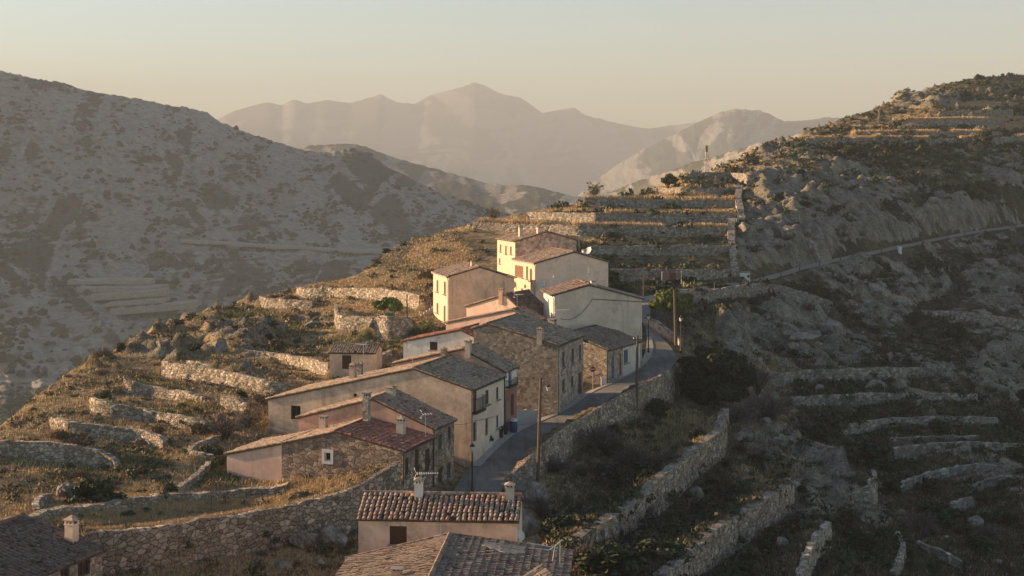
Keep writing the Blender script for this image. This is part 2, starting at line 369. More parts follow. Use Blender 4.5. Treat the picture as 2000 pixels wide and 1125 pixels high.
# ---------------------------------------------------------------- dry stone walls: (name, label, [(px, y of the top, y of the base), ...], options)
WALLS = [
 ('retaining_wall', 'long tall dry stone wall of large stones below the dry grass field in the foreground', [(165,1046,1125),(260,1041,1118),(340,1030,1108),(430,1015,1090),(520,1000,1074),(600,985,1060),(660,970,1050),(700,955,1042),(740,932,1020),(785,905,985)], dict(m='dry_big', t=.6)),
 ('low_stone_wall', 'low rambling stone wall crossing the field left of the pink lean-to', [(76,1012,1024),(90,1001,1014),(120,996,1008),(200,988,1000),(260,977,992),(300,971,985),(380,966,978),(460,962,974),(540,955,968),(560,945,962)], dict(t=.7)),
 ('low_stone_wall', 'small curved stone wall around the big round bush above the low field wall', [(107,966,978),(84,970,988),(76,984,1000),(80,996,1010)], dict(t=.5)),
 ('terrace_wall', 'curved dry stone terrace wall lowest at the left edge', [(-60,868,892),(0,866,892),(60,866,897),(130,872,903),(180,879,910),(205,887,915),(219,897,918),(223,908,921)], {}),
 ('terrace_wall', 'curved dry stone terrace wall second from the left edge, with a hooked right end', [(96,815,836),(130,826,849),(200,835,857),(260,840,864),(300,851,874),(316,864,880)], {}),
 ('terrace_wall', 'long dry stone terrace wall with bright rounded left end above the hooked wall', [(173,777,801),(190,785,808),(215,792,814),(260,800,820),(320,808,830),(370,819,838),(398,829,840)], {}),
 ('terrace_wall', 'short dry stone terrace wall holding a green grass plot on the left', [(240,741,768),(255,747,772),(280,752,774),(330,762,781),(393,776,791)], {}),
 ('terrace_wall', 'long dry stone terrace wall ending just left of the tan house roof', [(314,708,735),(345,711,740),(405,721,745),(460,732,756),(517,745,768),(545,750,770),(560,757,770)], {}),
 ('terrace_wall', 'dry stone terrace wall running down to the small tiled shed', [(476,685,695),(510,689,698),(543,693,703),(596,702,722),(639,712,737)], {}),
 ('bastion_wall', 'rounded pale stone bastion under the bushy green tree and green bin', [(722,640,664),(727,622,662),(740,620,664),(758,620,667),(780,622,662),(807,627,655)], dict(m='dry')),
 ('terrace_wall', 'square cornered dry stone wall left of the rounded bastion', [(652,598,628),(653,612,642),(662,618,645),(690,619,646),(725,621,648)], {}),
 ('terrace_wall', 'long upper terrace wall topped with golden grass behind the bushy green tree', [(578,561,577),(596,566,583),(640,564,582),(695,563,582),(728,565,585),(761,568,590),(790,573,598),(817,578,606)], {}),
 ('terrace_wall', 'small walled plot with rounded left end on the skyline of the left slope', [(505,578,599),(513,583,601),(560,587,603),(609,591,605)], {}),
 ('low_stone_wall', 'small rubble bank wall slanting uphill right of the tiled shed', [(712,718,726),(730,708,717),(750,695,704),(767,686,694)], dict(t=.5)),
 ('low_stone_wall', 'crumbling sunlit wall fragment amid bare bushes left of the tan house', [(428,778,798),(445,778,801),(465,785,803),(480,791,806)], {}),
 ('low_stone_wall', 'low stone wall bending to a corner left of the pale lean-to roof', [(454,846,852),(420,857,864),(380,873,880),(376,880,896),(395,886,900),(418,890,904)], dict(t=.5)),
 ('low_stone_wall', 'narrow stone wall edging the path down from the pink lean-to', [(415,906,914),(400,920,930),(385,932,942),(365,948,957),(344,960,969)], dict(t=.5)),
 ('terrace_wall', 'lowest long terrace wall behind the red panel by the upper road', [(1191,527,549),(1300,527,552),(1380,527,546),(1440,527,540)], dict(m='dry_far', dd=2)),
 ('terrace_wall', 'second long terrace wall above the red panel by the upper road', [(1155,482,499),(1250,481,499),(1340,480,500),(1434,480,500)], dict(m='dry_far')),
 ('terrace_wall', 'terrace wall with sunlit left end just behind the highest house, third from the road', [(918,433,447),(960,436,449),(1000,438,452),(1068,440,456),(1130,442,461),(1200,443,463),(1320,445,463),(1434,446,462)], dict(m='dry_far', grass=1.0)),
 ('terrace_wall', 'terrace wall fourth from the road with golden grass above its left part', [(1029,414,429),(1080,416,432),(1164,417,439),(1300,418,441),(1434,419,441)], dict(m='dry_far', grass=1.0)),
 ('terrace_wall', 'terrace wall fifth from the road under the long golden grass strip', [(1143,388,402),(1200,390,405),(1290,391,406),(1440,392,407)], dict(m='dry_far', grass=.5)),
 ('terrace_wall', 'short terrace wall sixth from the road right of the round tree', [(1276,368,377),(1329,367,379),(1380,368,381),(1440,369,382)], dict(m='dry_far', grass=.4)),
 ('terrace_wall', 'curved stone wall crowning the terraces below the lattice mast', [(1348,337,349),(1375,337,350),(1425,338,352),(1445,339,357),(1458,342,364),(1473,344,362)], dict(m='dry_far', dd=-2)),
 ('boundary_wall', 'winding stone wall climbing the edge of the terraces from the white hut', [(1446,531,542),(1443,510,520),(1438,490,500),(1436,470,480),(1437,446,456),(1450,436,444),(1458,428,436),(1452,408,416),(1447,390,399),(1452,366,375)], dict(m='dry_far', t=1.3, own=1, h=1.0)),
 ('terrace_wall', 'lowest long straight terrace wall high on the right hill', [(1573,271,282),(1650,271,283),(1720,271,283),(1800,271,283),(1895,271,284),(2000,267,281),(2100,264,280)], dict(m='dry_far', grass=1.2)),
 ('terrace_wall', 'second terrace wall high on the right hill above a golden grass strip', [(1671,259,267),(1760,259,267),(1895,258,267),(1960,256,266)], dict(m='dry_far', grass=.6)),
 ('terrace_wall', 'third terrace wall high on the right hill', [(1734,235,247),(1800,235,249),(1880,233,248),(1958,233,248)], dict(m='dry_far', grass=1.2)),
 ('terrace_wall', 'topmost terrace wall high on the right hill by the photo edge', [(1835,219,230),(1900,217,229),(1979,215,228)], dict(m='dry_far', grass=1.0)),
 ('road_wall', 'stone retaining wall along the outer edge of the village road', [(985,950,965),(1000,932,956),(1028,905,947),(1060,876,929),(1094,850,911),(1117,834,890),(1150,812,866),(1189,789,838),(1230,770,827),(1265,750,815),(1295,735,798),(1319,721,783)], dict(m='dry_big', t=.45, road=1)),
 ('road_wall', 'tall stone retaining wall below the upper road right of the pine', [(1330,577,590),(1354,573,598),(1420,563,586),(1460,557,583),(1490,553,584),(1530,560,586),(1560,568,589),(1627,591,604)], dict(m='dry_far')),
 ('field_wall', 'thick pale coped wall sweeping through the dark slope below the road', [(1140,1052,1085),(1162,1036,1075),(1195,1016,1056),(1227,998,1043),(1257,972,1024),(1287,944,1007),(1325,912,975),(1362,881,935),(1390,861,912),(1412,844,898),(1419,820,884),(1427,800,868)], dict(m='dry_big', t=.9, cop=1)),
 ('field_wall', 'thick coped wall next down the dark slope ending by the grey rocks', [(1305,1128,1165),(1362,1076,1128),(1400,1040,1105),(1448,1010,1071),(1500,979,1034),(1534,957,1010),(1554,945,996)], dict(m='dry_big', t=.9, cop=1)),
 ('field_wall', 'rough narrow stone wall at the bottom edge right of the two coped walls', [(1572,1122,1150),(1585,1085,1125),(1598,1056,1095),(1612,1036,1080),(1628,1020,1074)], dict(t=.6)),
 ('field_wall', 'short zigzag stone wall among rocks right of the coped walls', [(1665,973,984),(1685,958,982),(1701,946,987),(1716,928,984),(1712,920,950)], dict(t=.5)),
 ('field_wall', 'thin stone wall running down the dark gully at the bottom right', [(1752,1121,1135),(1768,1085,1105),(1772,1068,1088),(1766,1052,1070),(1758,1040,1052)], dict(t=.5)),
 ('terrace_wall', 'highest straight terrace wall under the ochre cave in the shaded slope', [(1500,733,756),(1560,727,752),(1637,723,747),(1740,720,742),(1839,719,738)], dict(m='dry_far')),
 ('terrace_wall', 'second straight terrace wall in the shaded slope right of the dark tree', [(1548,778,799),(1610,773,797),(1677,771,795),(1800,771,790),(1910,772,787)], dict(m='dry_far')),
 ('terrace_wall', 'third terrace wall in the shaded slope with rocks beneath it', [(1645,836,854),(1690,825,845),(1736,818,836),(1840,815,832),(1950,817,832)], dict(m='dry_far')),
 ('terrace_wall', 'fourth terrace wall in the shaded slope reaching the photo edge', [(1748,878,901),(1790,871,892),(1827,867,886),(1910,866,884),(2000,869,888),(2080,872,890)], dict(m='dry_far')),
 ('terrace_wall', 'lowest broken terrace wall in the dark corner on the right', [(1756,949,963),(1795,934,949),(1835,921,936),(1880,912,927),(1914,909,924),(1960,911,925),(2000,913,927)], dict(m='dry_far')),
 ('garden_wall', 'short stone wall in the dark bottom right corner', [(1862,986,1003),(1886,978,996),(1908,973,990)], dict(m='dry_far', t=.4)),
 ('garden_wall', 'curved garden wall in the dark corner at the right edge', [(1900,962,976),(1908,948,962),(1930,939,952),(1965,931,946),(2010,937,952)], dict(m='dry_far', t=.4)),
 ('low_stone_wall', 'thin broken wall below the third shaded terrace wall', [(1740,858,867),(1830,853,862),(1914,853,862)], dict(m='dry_far', t=.4)),
 ('low_stone_wall', 'thin wall slanting down the dark bottom right corner', [(1790,1058,1070),(1830,1077,1089),(1875,1100,1112)], dict(m='dry_far', t=.4)),
 ('low_stone_wall', 'thin ledge wall on the rocky slope under the upper road', [(1690,548,556),(1770,541,549),(1840,544,552)], dict(m='dry_far', t=.4)),
 ('low_stone_wall', 'short low wall behind the small green grass plot', [(362,706,713),(385,710,717),(412,716,723)], dict(t=.4)),
 ('terrace_wall', 'long grey wall at the foot of the rocky slope at the right edge', [(1802,608,620),(1850,608,627),(1900,611,634),(1950,618,642),(2000,626,650),(2060,634,656)], dict(m='dry_far')),
]
def seglen(pl): return np.concatenate(([0], np.cumsum(np.hypot(*np.diff(pl[:, :2], axis=0).T))))
def resample(A, step):
    s = seglen(A); n = max(2, int(s[-1]/step)+1); q = np.linspace(0, s[-1], n)
    return np.stack([np.interp(q, s, A[:, k]) for k in range(A.shape[1])], 1)
WG = []
for name, label, pts, op in WALLS:
    A = []
    for px, yt, yb in pts:
        D = float(dmap(px, yb))+op.get('dd', 0)
        X = (px-CX)/F*D; A.append((X, D, (HY-yt)/F*D, (HY-yb)/F*D))
    A = np.array(A)
    # round the corners a little, then sample every 0.4 m
    B = resample(A, .4); k = np.array([1, 2, 3, 2, 1])/9.0
    if len(B) > 8:
        Bp = np.pad(B, ((2, 2), (0, 0)), 'edge'); S_ = sum(Bp[i:i+len(B)]*k[i] for i in range(5)); S_[0] = B[0]; S_[-1] = B[-1]; B = S_
    T = np.gradient(B[:, :2], axis=0); T /= np.maximum(1e-9, np.hypot(T[:, 0], T[:, 1]))[:, None]
    Nn = np.stack([-T[:, 1], T[:, 0]], 1)
    if op.get('own'): pass
    mid = B[:, :2]/np.hypot(B[:, 0], B[:, 1])[:, None]
    if (Nn*mid).sum(1).mean() < 0: Nn = -Nn           # the hill side of the wall lies away from the viewer
    WG.append((name, label, B, Nn, op))

# ---------------------------------------------------------------- road: (left px,py,D, right px,py,D)
ROAD = [((840,1010,98),(960,1003,98.5)),((868,985,101),(975,965,103)),((918,910,111),(1008,918,110.5)),((982,848,118.5),(1066,866,117.5)),((1042,822,125.5),(1124,824,124)),((1092,803,128),(1195,784,131)),
        ((1143,768,135.5),(1256,752,137)),((1187,750,139.5),(1298,729,142)),((1230,728,145),(1318,709,146.5)),((1254,702,149.5),(1319,694,150)),((1262,678,154.5),(1309,676,155)),((1263,655,160),(1288,653,160.5)),
        ((1259,637,165),(1275,636,166)),((1250,612,175),(1270,610,175.5)),((1246,590,184),(1284,584,184.5)),((1262,578,191),(1320,576,189)),((1335,564,196),(1345,573,192)),((1415,553,206),(1422,562,202)),((1484,543,216),(1491,551,212)),
        ((1553,522,229),(1561,530,224)),((1634,504,243),(1641,511,239)),((1714,488,257),(1721,494,253)),((1795,471,273),(1801,477,268)),((1895,452,295),(1901,457,290)),((1996,438,315),(2002,443,310)),((2150,424,342),(2155,429,337))]
RL = np.array([P(*a) for a, b in ROAD]); RR = np.array([P(*b) for a, b in ROAD])
def catmull(A, n):
    out = []
    for i in range(len(A)-1):
        p0, p1, p2, p3 = A[max(i-1, 0)], A[i], A[i+1], A[min(i+2, len(A)-1)]
        for k in range(n):
            t = k/n; out.append(.5*((2*p1)+(-p0+p2)*t+(2*p0-5*p1+4*p2-p3)*t*t+(-p0+3*p1-3*p2+p3)*t**3))
    out.append(A[-1]); return np.array(out)
RLs, RRs = catmull(RL, 6), catmull(RR, 6)

# ---------------------------------------------------------------- height field of the near hill, relaxed between the known heights
X0, X1, Y0, Y1, DX = -130.0, 255.0, 46.0, 560.0, 0.75
nx = int((X1-X0)/DX)+1; ny = int((Y1-Y0)/DX)+1
GXX, GYY = np.meshgrid(X0+np.arange(nx)*DX, Y0+np.arange(ny)*DX)
acc = np.zeros((ny, nx)); wgt = np.zeros((ny, nx))
def put(x, y, z, a=acc, w_=wgt):
    i = np.round((x-X0)/DX).astype(int); j = np.round((y-Y0)/DX).astype(int)
    k = (i >= 0) & (i < nx) & (j >= 0) & (j < ny)
    np.add.at(a, (j[k], i[k]), z[k]); np.add.at(w_, (j[k], i[k]), 1)
sx = np.arange(-316, 2320, 4.0)
ys = np.interp(sx, SIL[:, 0], SIL[:, 1])
for q in range(0, 640):
    py = ys+1+q*2.0; k = py < 1400
    if not k.any(): break
    D = dmap(sx[k], py[k]); put((sx[k]-CX)/F*D, D, (HY-py[k])/F*D)
# behind the skyline the ground drops away
Ds = dmap(sx, ys+1); Xs = (sx-CX)/F*Ds; Zs = (HY-ys-1)/F*Ds
for d in np.concatenate((np.arange(1, 40, 1.5), np.arange(40, 260, 5))):
    sl_ = np.where(sx < 1000, .30, .22)
    k = 1+d/Ds
    put(Xs*k, Ds*k, Zs - sl_*d*min(1, .45+d/30) + (Zs/Ds)*d*0)
hgt = np.where(wgt > 0, acc/np.maximum(wgt, 1), np.nan)
_st = []
_hp = np.pad(hgt, 4, constant_values=np.nan)
for a_ in (0, 2, 4, 6, 8):
    for b_ in (0, 2, 4, 6, 8): _st.append(_hp[a_:a_+ny, b_:b_+nx])
import warnings; warnings.simplefilter('ignore')
_md = np.nanmedian(np.stack(_st), axis=0); hgt = np.where(np.abs(hgt-_md) > .7, np.nan, hgt)      # lone outliers at the skyline
# drop samples whose neighbourhood spans the skyline twice (occluded ground): keep the nearer surface
woff = np.full((ny, nx), 99.0); wtop = np.zeros((ny, nx)); wbot = np.zeros((ny, nx)); wnx = np.zeros((ny, nx)); wny = np.zeros((ny, nx))
for name, label, B, Nn, op in WG:
    if op.get('own'): continue
    st = resample(np.concatenate([B, Nn], 1), .2)
    for di in range(-3, 4):
        for dj in range(-3, 4):
            i = np.round((st[:, 0]-X0)/DX).astype(int)+di; j = np.round((st[:, 1]-Y0)/DX).astype(int)+dj
            ok = (i >= 0) & (i < nx) & (j >= 0) & (j < ny); i = i[ok]; j = j[ok]; s_ = st[ok]
            vx = X0+i*DX-s_[:, 0]; vy = Y0+j*DX-s_[:, 1]
            off = vx*s_[:, 4]+vy*s_[:, 5]; tan = np.abs(vx*-s_[:, 5]+vy*s_[:, 4])
            k = (tan < .25) & (np.abs(off) < np.abs(woff[j, i]))
            jj, ii = j[k], i[k]
            woff[jj, ii] = off[k]; wtop[jj, ii] = s_[k, 2]; wbot[jj, ii] = s_[k, 3]; wnx[jj, ii] = s_[k, 4]; wny[jj, ii] = s_[k, 5]
near = np.abs(woff) < 1.7
fix = ~np.isnan(hgt); val = np.where(fix, hgt, 0)
# soften the samples: only every other sample stays fixed away from walls
chk = ((np.indices((ny, nx)).sum(0) % 3) == 0)
fix &= chk & (np.abs(woff) > 2.4)
fix |= near; val = np.where(near, np.where(woff <= 0, wbot, wtop-.12), val)
# road bed
ra = np.zeros((ny, nx)); rw = np.zeros((ny, nx))
for k in range(len(RLs)-1):
    for t in np.linspace(0, 1, 8, endpoint=False):
        a = RLs[k]*(1-t)+RLs[k+1]*t; b = RRs[k]*(1-t)+RRs[k+1]*t
        u = np.linspace(-.04, 1.0, 16)
        put(a[0]+(b[0]-a[0])*u, a[1]+(b[1]-a[1])*u, (a[2]+(b[2]-a[2])*np.clip(u, 0, 1))-.14, ra, rw)
road_m = (rw > 0) & ~(near & (woff <= .1))
fix |= road_m; val = np.where(road_m, ra/np.maximum(rw, 1), val)
def relax(fix, val):
    lv = [(fix, val)]
    while min(lv[-1][0].shape) > 24:
        f, v = lv[-1]; h_, w_ = f.shape; h2, w2 = (h_+1)//2*2, (w_+1)//2*2
        fp = np.zeros((h2, w2)); fp[:h_, :w_] = f; vp = np.zeros((h2, w2)); vp[:h_, :w_] = v*f
        c = fp.reshape(h2//2, 2, w2//2, 2).sum((1, 3)); s = vp.reshape(h2//2, 2, w2//2, 2).sum((1, 3))
        lv.append((c > 0, s/np.maximum(c, 1)))
    z = None
    for f, v in lv[::-1]:
        if z is None: z = np.where(f, v, v[f].mean() if f.any() else 0)
        else:
            zz = np.repeat(np.repeat(z, 2, 0), 2, 1)[:f.shape[0], :f.shape[1]]; z = np.where(f, v, zz)
        for it in range(160):
            zp = np.pad(z, 1, 'edge'); a = (zp[:-2, 1:-1]+zp[2:, 1:-1]+zp[1:-1, :-2]+zp[1:-1, 2:])/4
            z = np.where(f, v, z+(a-z)*1.0)
    return z
HF = relax(fix, val)
_keep = near | road_m
for it in range(9):                                   # take the sampling ripple out
    zp = np.pad(HF, 1, 'edge'); a = (zp[:-2, 1:-1]+zp[2:, 1:-1]+zp[1:-1, :-2]+zp[1:-1, 2:])/4
    HF = np.where(_keep, HF, a)

# ground cover masks, laid on the hill in world space
PXm = CX+F*GXX/GYY; PYm = HY-F*HF/GYY
n1 = fbm(GXX/9, GYY/9, 4, 3); n2 = fbm(GXX/3.1, GYY/3.1, 3, 5); n3 = fbm(GXX/28, GYY/28, 3, 9)
def blob(cx, cy, rx, ry, soft=.35):
    d = np.sqrt(((PXm-cx)/rx)**2+((PYm-cy)/ry)**2); return np.clip((1-d)/soft+.5, 0, 1)
rock = np.zeros_like(HF)
for bb in ((1600, 385, 125, 62), (1500, 420, 50, 45), (1870, 420, 75, 34), (1540, 490, 90, 30), (1690, 455, 110, 22), (1965, 330, 60, 40), (1720, 605, 75, 38), (1560, 620, 60, 42), (1465, 650, 65, 50), (1590, 680, 70, 35),
           (1960, 560, 75, 50), (1965, 740, 60, 55), (1600, 960, 62, 62), (1700, 1010, 40, 30), (460, 655, 80, 22), (620, 622, 60, 12), (1475, 480, 40, 50), (1800, 565, 60, 22), (1650, 525, 70, 16), (1800, 190, 70, 22), (300, 690, 50, 16), (1540, 300, 60, 18)):
    rock = np.maximum(rock, blob(*bb))
# slanting limestone ribs on the shaded hill
rib = fbm((GXX*.75+GYY*.35)/5.0, (GYY*.9-GXX*.3)/13.0, 4, 21, True)
rock = np.clip(rock*1.0+(n1-.5)*1.3*(rock > .02)+(rib-.62)*1.0*(rock > .02), 0, 1)
rock = np.maximum(rock, np.clip((fbm(GXX/7, GYY/8, 5, 35)-.50)*4, 0, .62)*np.clip((PXm-1400)/60, 0, 1)*np.clip((PYm-290)/40, 0, 1)*np.clip((1080-PYm)/120, 0, 1)*(~road_m))
rock = np.maximum(rock, np.clip((fbm(GXX/5, GYY/5, 4, 33, True)-.80)*6, 0, 1)*((PXm > 1380) & (PYm < 800) | (PXm < 500) & (PYm < 740)))
dry = np.zeros_like(HF)
for bb in ((420, 1000, 330, 42), (650, 955, 110, 25), (400, 1030, 200, 20), (680, 555, 150, 12), (680, 605, 60, 12), (1300, 383, 170, 8), (1130, 430, 130, 9), (1250, 432, 60, 8), (1090, 405, 120, 10), (1230, 470, 90, 6),
           (1800, 264, 170, 7), (1700, 250, 90, 6), (1850, 228, 120, 8), (1920, 205, 70, 6), (1560, 268, 70, 8), (1500, 330, 60, 8), (1950, 240, 70, 14), (1480, 315, 80, 20), (900, 440, 70, 12), (1320, 362, 60, 14), (860, 500, 60, 30), (1500, 950, 60, 30), (1300, 850, 90, 45)):
    dry = np.maximum(dry, blob(*bb))
dry = np.clip(dry+(n2-.5)*.8*(dry > .02), 0, 1)
green = np.zeros_like(HF)
for bb in ((430, 925, 40, 30), (250, 890, 60, 16), (320, 758, 60, 10), (270, 745, 30, 8), (560, 630, 140, 14), (700, 668, 90, 14), (180, 930, 80, 16), (540, 596, 40, 6), (480, 612, 60, 12), (360, 800, 60, 12), (520, 650, 90, 14), (1090, 812, 25, 8), (760, 680, 40, 12)):
    green = np.maximum(green, blob(*bb))
green = np.clip(green+(n2-.5)*.9*(green > .02), 0, 1)
# relief
onr = np.clip((np.abs(woff)-.4)/2.5, 0, 1)*(~road_m)
for it in range(4):
    zp = np.pad(onr, 1, 'edge'); onr = np.minimum(onr, (zp[:-2, 1:-1]+zp[2:, 1:-1]+zp[1:-1, :-2]+zp[1:-1, 2:])/4+.12)
rr = fbm(GXX/3.4, GYY/4.2, 5, 41, True); r2 = fbm(GXX/1.5, GYY/1.6, 3, 55)
HF = HF+onr*((n1-.5)*.9+(n2-.5)*.45+(r2-.5)*.25)
big = fbm(GXX/11, GYY/13, 3, 61, True)
_q = big*6.5+rr*.8; _f = _q-np.floor(_q); led = (np.floor(_q)+np.clip((_f-.55)/.3, 0, 1))/6.5
HF = HF+onr*rock*((led-.5)*5.0+(rr-.5)*1.9+(rib-.55)*1.6+(r2-.5)*1.0)
def ground(x, y):
    i = np.clip((np.asarray(x, float)-X0)/DX, 0, nx-1.001); j = np.clip((np.asarray(y, float)-Y0)/DX, 0, ny-1.001)
    i0 = i.astype(int); j0 = j.astype(int); fi = i-i0; fj = j-j0
    return (HF[j0, i0]*(1-fi)+HF[j0, i0+1]*fi)*(1-fj)+(HF[j0+1, i0]*(1-fi)+HF[j0+1, i0+1]*fi)*fj
def mask(Mk, x, y):
    i = np.clip(np.round((np.asarray(x)-X0)/DX).astype(int), 0, nx-1); j = np.clip(np.round((np.asarray(y)-Y0)/DX).astype(int), 0, ny-1); return Mk[j, i]
tx = GXX.copy(); ty = GYY.copy()
sh = np.abs(woff) < .85
tgt = np.where(woff <= 0, .10, .34); mv = np.where(sh, tgt-woff, 0)
tx += mv*wnx; ty += mv*wny
def gridmesh(name, X, Y, Z, m, attrs, smooth=True, kind='structure'):
    h_, w_ = X.shape; idx = np.arange(h_*w_).reshape(h_, w_)
    q = np.stack([idx[:-1, :-1], idx[:-1, 1:], idx[1:, 1:], idx[1:, :-1]], -1).reshape(-1, 4)
    o = mesh_np(name, np.stack([X, Y, Z], -1).reshape(-1, 3), q.ravel(), np.full(len(q), 4), [m], None, {k: a.ravel() for k, a in attrs.items()}, smooth)
    o['kind'] = kind; return o

m, nt, b = mat('hillside'); p = pos(nt)
fine = noise(nt, p, 1.3, 6, .68); mid = noise(nt, p, .33, 5, .62); vf = noise(nt, p, 5.5, 4, .7)
soil = ramp(nt, fine, [(.28, (.08, .060, .034)), (.45, (.22, .155, .085)), (.58, (.35, .25, .145)), (.75, (.46, .35, .215))])
soil = mixc(nt, ramp(nt, mid, [(.45, g1(0)), (.64, g1(.7))]), soil, ramp(nt, fine, [(.3, (.035, .038, .018)), (.7, (.13, .125, .055))]))
dryc = ramp(nt, fine, [(.25, (.16, .105, .055)), (.5, (.30, .205, .105)), (.75, (.42, .30, .165))])
grc = ramp(nt, fine, [(.25, (.045, .050, .018)), (.5, (.125, .12, .040)), (.75, (.22, .20, .075))])
c = mixc(nt, attr(nt, 'dry'), soil, dryc); c = mixc(nt, attr(nt, 'green'), c, grc)
shade = attr(nt, 'dark')  # share of dark scrub cover, the ground's own colour
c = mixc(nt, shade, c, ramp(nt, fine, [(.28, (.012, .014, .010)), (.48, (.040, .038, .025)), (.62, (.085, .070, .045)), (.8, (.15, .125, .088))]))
pr = pos(nt, (1, 1, .55), .5); rn = noise(nt, pr, .42, 8, .66)
rc = ramp(nt, rn, [(.28, (.055, .050, .042)), (.42, (.14, .128, .108)), (.56, (.24, .22, .185)), (.74, (.35, .325, .275))])
rc = mixc(nt, 1.0, rc, ramp(nt, noise(nt, p, 2.4, 6, .75), [(.34, (.50, .47, .43)), (.5, (1.0, .96, .88)), (.66, (1.35, 1.28, 1.15))]), 'MULTIPLY')
ry = noise(nt, p, .16, 3, .5)
rc = mixc(nt, ramp(nt, ry, [(.6, g1(0)), (.72, g1(.5))]), rc, (.38, .26, .15))
rc = mixc(nt, ramp(nt, noise(nt, pr, .5, 5, .7), [(.475, g1(0)), (.495, g1(.75)), (.51, g1(0))]), rc, (.045, .041, .034))
rc = mixc(nt, ramp(nt, fine, [(.62, g1(0)), (.72, g1(.85))]), rc, (.05, .052, .032))
ra_ = math_(nt, 'ADD', attr(nt, 'rock'), math_(nt, 'MULTIPLY', math_(nt, 'SUBTRACT', rn, .5), 1.3))
c = mixc(nt, ramp(nt, ra_, [(.43, g1(0)), (.50, g1(1))]), c, rc)
peb = vor(nt, p, 1.1); pm = ramp(nt, peb.outputs['Distance'], [(.10, g1(.8)), (.17, g1(0))])
c = mixc(nt, math_(nt, 'MULTIPLY', pm, ramp(nt, mid, [(.45, g1(0)), (.6, g1(1))])), c, (.34, .30, .25))
setc(nt, b, c, .97, .08)
bump(nt, b, math_(nt, 'ADD', math_(nt, 'MULTIPLY', rn, 1.0), math_(nt, 'ADD', math_(nt, 'MULTIPLY', fine, 1.2), math_(nt, 'MULTIPLY', vf, .6))), 1.0, .32)
M['hill'] = m
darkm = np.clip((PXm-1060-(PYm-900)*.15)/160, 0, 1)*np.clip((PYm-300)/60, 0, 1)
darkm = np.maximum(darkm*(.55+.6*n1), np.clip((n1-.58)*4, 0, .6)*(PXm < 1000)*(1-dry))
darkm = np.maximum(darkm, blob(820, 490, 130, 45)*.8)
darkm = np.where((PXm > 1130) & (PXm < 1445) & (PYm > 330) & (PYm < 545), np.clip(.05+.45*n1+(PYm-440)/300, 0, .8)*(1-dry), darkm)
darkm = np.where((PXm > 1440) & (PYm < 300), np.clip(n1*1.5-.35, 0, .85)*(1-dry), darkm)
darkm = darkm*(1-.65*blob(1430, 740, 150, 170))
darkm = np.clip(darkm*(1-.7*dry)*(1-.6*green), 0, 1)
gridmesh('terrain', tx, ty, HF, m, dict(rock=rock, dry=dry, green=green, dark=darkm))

# ---------------------------------------------------------------- walls as things
def build_wall(name, label, B, Nn, op):
    t = op.get('t', .5); n = len(B); s = seglen(B); mb_v = []; mi = []
    if op.get('own'):
        zg = ground(B[:, 0], B[:, 1]); top = zg+op['h']; bot = zg-.5
    else: top = B[:, 2]+.10; bot = B[:, 3]-.7
    H = top-bot
    ks = max(3, int(np.ceil(H.max()/.45))+1); fr = np.linspace(0, 1, ks)
    sd_ = int(abs(B[0, 0])*7+abs(B[0, 1])*3)
    rows = []
    tj = (vnoise(s/.55, s*0+sd_, 3)-.5)*.18+(vnoise(s/2.7, s*0+sd_, 4)-.5)*.18
    if op.get('cop'): tj *= .5
    for f_ in fr:
        z = bot+H*f_+tj*f_
        o = .10*f_*H/2+(vnoise(s/.5, s*0+f_*9.3*ks/4+sd_, 5)-.5)*.14
        rows.append(np.stack([B[:, 0]+Nn[:, 0]*o, B[:, 1]+Nn[:, 1]*o, z], 1))
    ob = t+(vnoise(s/.6, s*0+sd_, 8)-.5)*.2
    rows.append(np.stack([B[:, 0]+Nn[:, 0]*ob, B[:, 1]+Nn[:, 1]*ob, top+tj*.8+.01], 1))
    rows.append(np.stack([B[:, 0]+Nn[:, 0]*ob, B[:, 1]+Nn[:, 1]*ob, bot], 1))
    V = np.stack(rows, 0); r = len(rows); idx = np.arange(r*n).reshape(r, n)
    q = np.stack([idx[:-1, :-1], idx[:-1, 1:], idx[1:, 1:], idx[1:, :-1]], -1)
    mi = np.zeros(q.shape[:2], int); mi[ks-1, :] = 1
    caps = [list(idx[:, 0]), list(idx[::-1, -1])]
    ff = np.concatenate([q.reshape(-1), caps[0], caps[1]]); cn = np.concatenate([np.full(q.shape[0]*q.shape[1], 4), [r, r]])
    mi = np.concatenate([mi.ravel(), [0, 0]])
    V = V.reshape(-1, 3); loc = np.array((B[:, 0].mean(), B[:, 1].mean(), bot.min()))
    mm = M[op.get('m', 'dry')]
    o = mesh_np(name, V, ff, cn, [mm, M['coping'] if op.get('cop') else mm], mi, None, False, None, loc)
    tag(o, label, 'stone wall', kind='thing', group={'terrace_wall': 'dry stone terrace walls', 'low_stone_wall': 'low field walls', 'field_wall': 'field walls on the shaded slope', 'road_wall': 'road retaining walls'}.get(name))
    return o
for wg in WG: build_wall(*wg)

